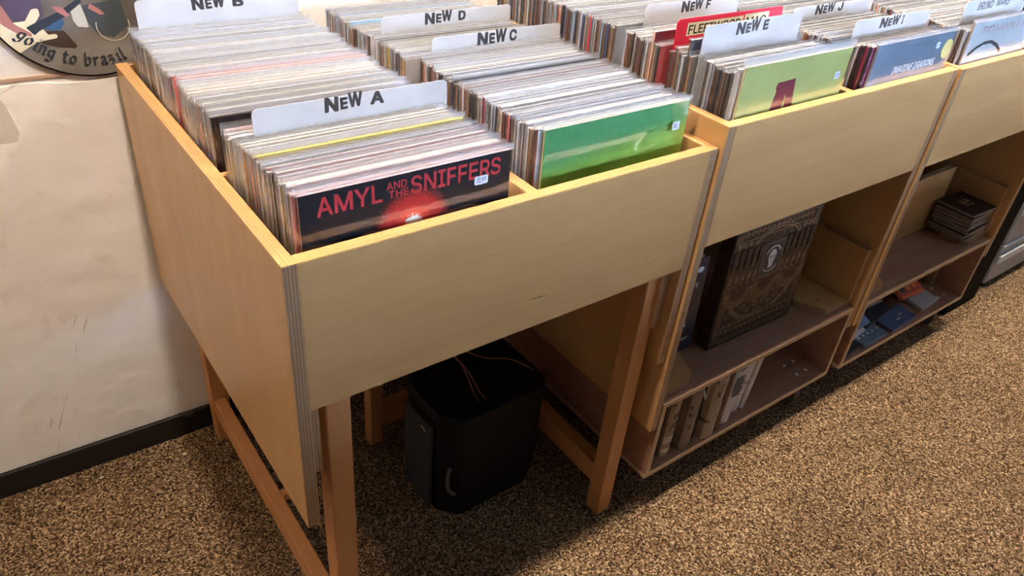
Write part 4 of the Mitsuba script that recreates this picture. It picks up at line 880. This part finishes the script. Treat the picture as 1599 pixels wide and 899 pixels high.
parts = [('print_purple', smooth([(-0.19, 1.1), (-0.19, 0.955), (-0.150, 0.950), (-0.118, 0.952), (-0.096, 0.948), (-0.085, 0.960), (-0.078, 1.1)]), 0),
         ('print_blue', smooth([(-0.095, 0.952), (-0.078, 0.955), (-0.062, 0.968), (-0.058, 0.947), (-0.066, 0.937), (-0.080, 0.937), (-0.094, 0.945)]), 0.0002),
         ('print_brown', smooth([(-0.088, 0.937), (-0.062, 0.936), (-0.050, 0.915), (-0.044, 0.905), (-0.075, 0.910), (-0.098, 0.918)]), 0.0002),
         ('print_cream', smooth([(-0.19, 0.965), (-0.130, 0.954), (-0.112, 0.955), (-0.100, 0.972), (-0.090, 0.973), (-0.090, 0.962), (-0.100, 0.950), (-0.090, 0.940), (-0.085, 0.931), (-0.072, 0.932), (-0.073, 0.925), (-0.098, 0.922), (-0.108, 0.918), (-0.120, 0.912), (-0.142, 0.900), (-0.19, 0.93)], 0.003), 0.0004),
         ('print_dark', smooth([(-0.113, 0.945), (-0.102, 0.950), (-0.060, 0.967), (-0.030, 0.985), (-0.027, 0.978), (-0.055, 0.958), (-0.096, 0.938), (-0.104, 0.932)], 0.0015), 0.0006),
         ('print_pink', smooth([(-0.165, 0.985), (-0.140, 0.985), (-0.128, 0.952), (-0.108, 0.936), (-0.107, 0.930), (-0.126, 0.936), (-0.142, 0.950)], 0.002), 0.0008),
         ('print_hat', smooth([(-0.046, 0.972), (-0.030, 0.976), (-0.026, 0.955), (-0.024, 0.937), (-0.040, 0.940), (-0.045, 0.950)], 0.003), 0.0004),
         ('print_pink', smooth([(-0.072, 0.975), (-0.056, 0.972), (-0.048, 0.958), (-0.054, 0.957), (-0.066, 0.966)], 0.0015), 0.0009),
         ('print_teal', smooth([(-0.028, 0.972), (0.03, 0.980), (0.035, 0.935), (0.010, 0.918), (-0.012, 0.925), (-0.024, 0.945)], 0.003), 0.0002),
         ('print_pink', smooth([(-0.016, 0.975), (-0.004, 0.966), (0.004, 0.957), (-0.004, 0.956), (-0.020, 0.968)], 0.0015), 0.0006),
         ('print_hat', sg.Point(0.012, 0.938).buffer(0.026).difference(sg.Point(0.012, 0.938).buffer(0.0245)).intersection(sg.box(-0.02, 0.90, 0.05, 0.945)), 0.0006)]
for mat, poly, lf in parts:
    put(t + '__printed_shape', onp(poly, lf), mat)
NIB = [(-0.0015, -0.0016), (0.0015, 0.0016)]
def pen(strokes, s):
    """Broad-nib strokes: each polyline swept with a slanted nib."""
    out = []
    for st_ in strokes:
        st_ = np.array(st_) * s
        for a_, b_ in zip(st_[:-1], st_[1:]):
            out.append(sg.MultiPoint([tuple(q + np.array(n_)) for q in (a_, b_) for n_ in NIB] + [tuple(q + np.array([n_[0] * 0.2, -n_[1] * 0.2])) for q in (a_, b_) for n_ in NIB]).convex_hull)
    return union_all(out)
GL = {'g': [[(0.5, 0.95), (0.12, 0.8), (0.12, 0.25), (0.45, 0.08), (0.6, 0.25)], [(0.4, 0.95), (0.62, 0.8), (0.62, -0.25), (0.35, -0.5), (0.05, -0.35)]],
      'o': [[(0.35, 1.0), (0.08, 0.75), (0.08, 0.25), (0.35, 0.0)], [(0.35, 1.0), (0.62, 0.75), (0.62, 0.25), (0.35, 0.0)]],
      'i': [[(0.05, 0.85), (0.22, 1.0), (0.22, 0.12), (0.4, 0.0)], [(0.2, 1.35), (0.3, 1.45)]],
      'n': [[(0.0, 0.85), (0.15, 1.0), (0.15, 0.0)], [(0.15, 0.8), (0.45, 1.0), (0.6, 0.8), (0.6, 0.1), (0.75, 0.0)]],
      't': [[(0.22, 1.35), (0.22, 0.15), (0.42, 0.0), (0.58, 0.12)], [(0.0, 0.95), (0.5, 0.95)]],
      'b': [[(0.1, 1.5), (0.1, 0.1), (0.35, 0.0), (0.62, 0.25), (0.62, 0.75), (0.4, 1.0), (0.12, 0.75)]],
      'r': [[(0.0, 0.85), (0.15, 1.0), (0.15, 0.0)], [(0.15, 0.75), (0.4, 1.0), (0.52, 0.85)]],
      'a': [[(0.1, 0.85), (0.35, 1.0), (0.58, 0.85), (0.58, 0.1), (0.72, 0.0)], [(0.58, 0.55), (0.2, 0.45), (0.1, 0.2), (0.3, 0.0), (0.58, 0.2)]],
      'z': [[(0.05, 0.92), (0.55, 0.92), (0.1, 0.5), (0.5, 0.5), (0.5, 0.1), (0.2, -0.1)]],
      'l': [[(0.15, 1.5), (0.15, 0.12), (0.38, 0.0)]]}
out = []
s = 0.0138
ang0, adv = math.radians(-146), 0.0
R = 0.134
for ch in 'going to brazil':
    if ch == ' ': adv += 0.62 * s; continue
    wch = {'i': 0.5, 'l': 0.5, 'r': 0.68, 't': 0.68}.get(ch, 0.86) * s
    th_ = ang0 + (adv + wch / 2) / (R - 0.006)
    gph = affinity.translate(pen(GL[ch], s), -wch / 2, 0)
    gph = affinity.rotate(gph, math.degrees(th_) + 90, origin=(0, 0))
    out.append(affinity.translate(gph, PC[0] + R * math.cos(th_), PC[1] + R * math.sin(th_)))
    adv += wch + 0.10 * s
put(t + '__lettering', onp(union_all(out), 0.0012), 'print_dark')
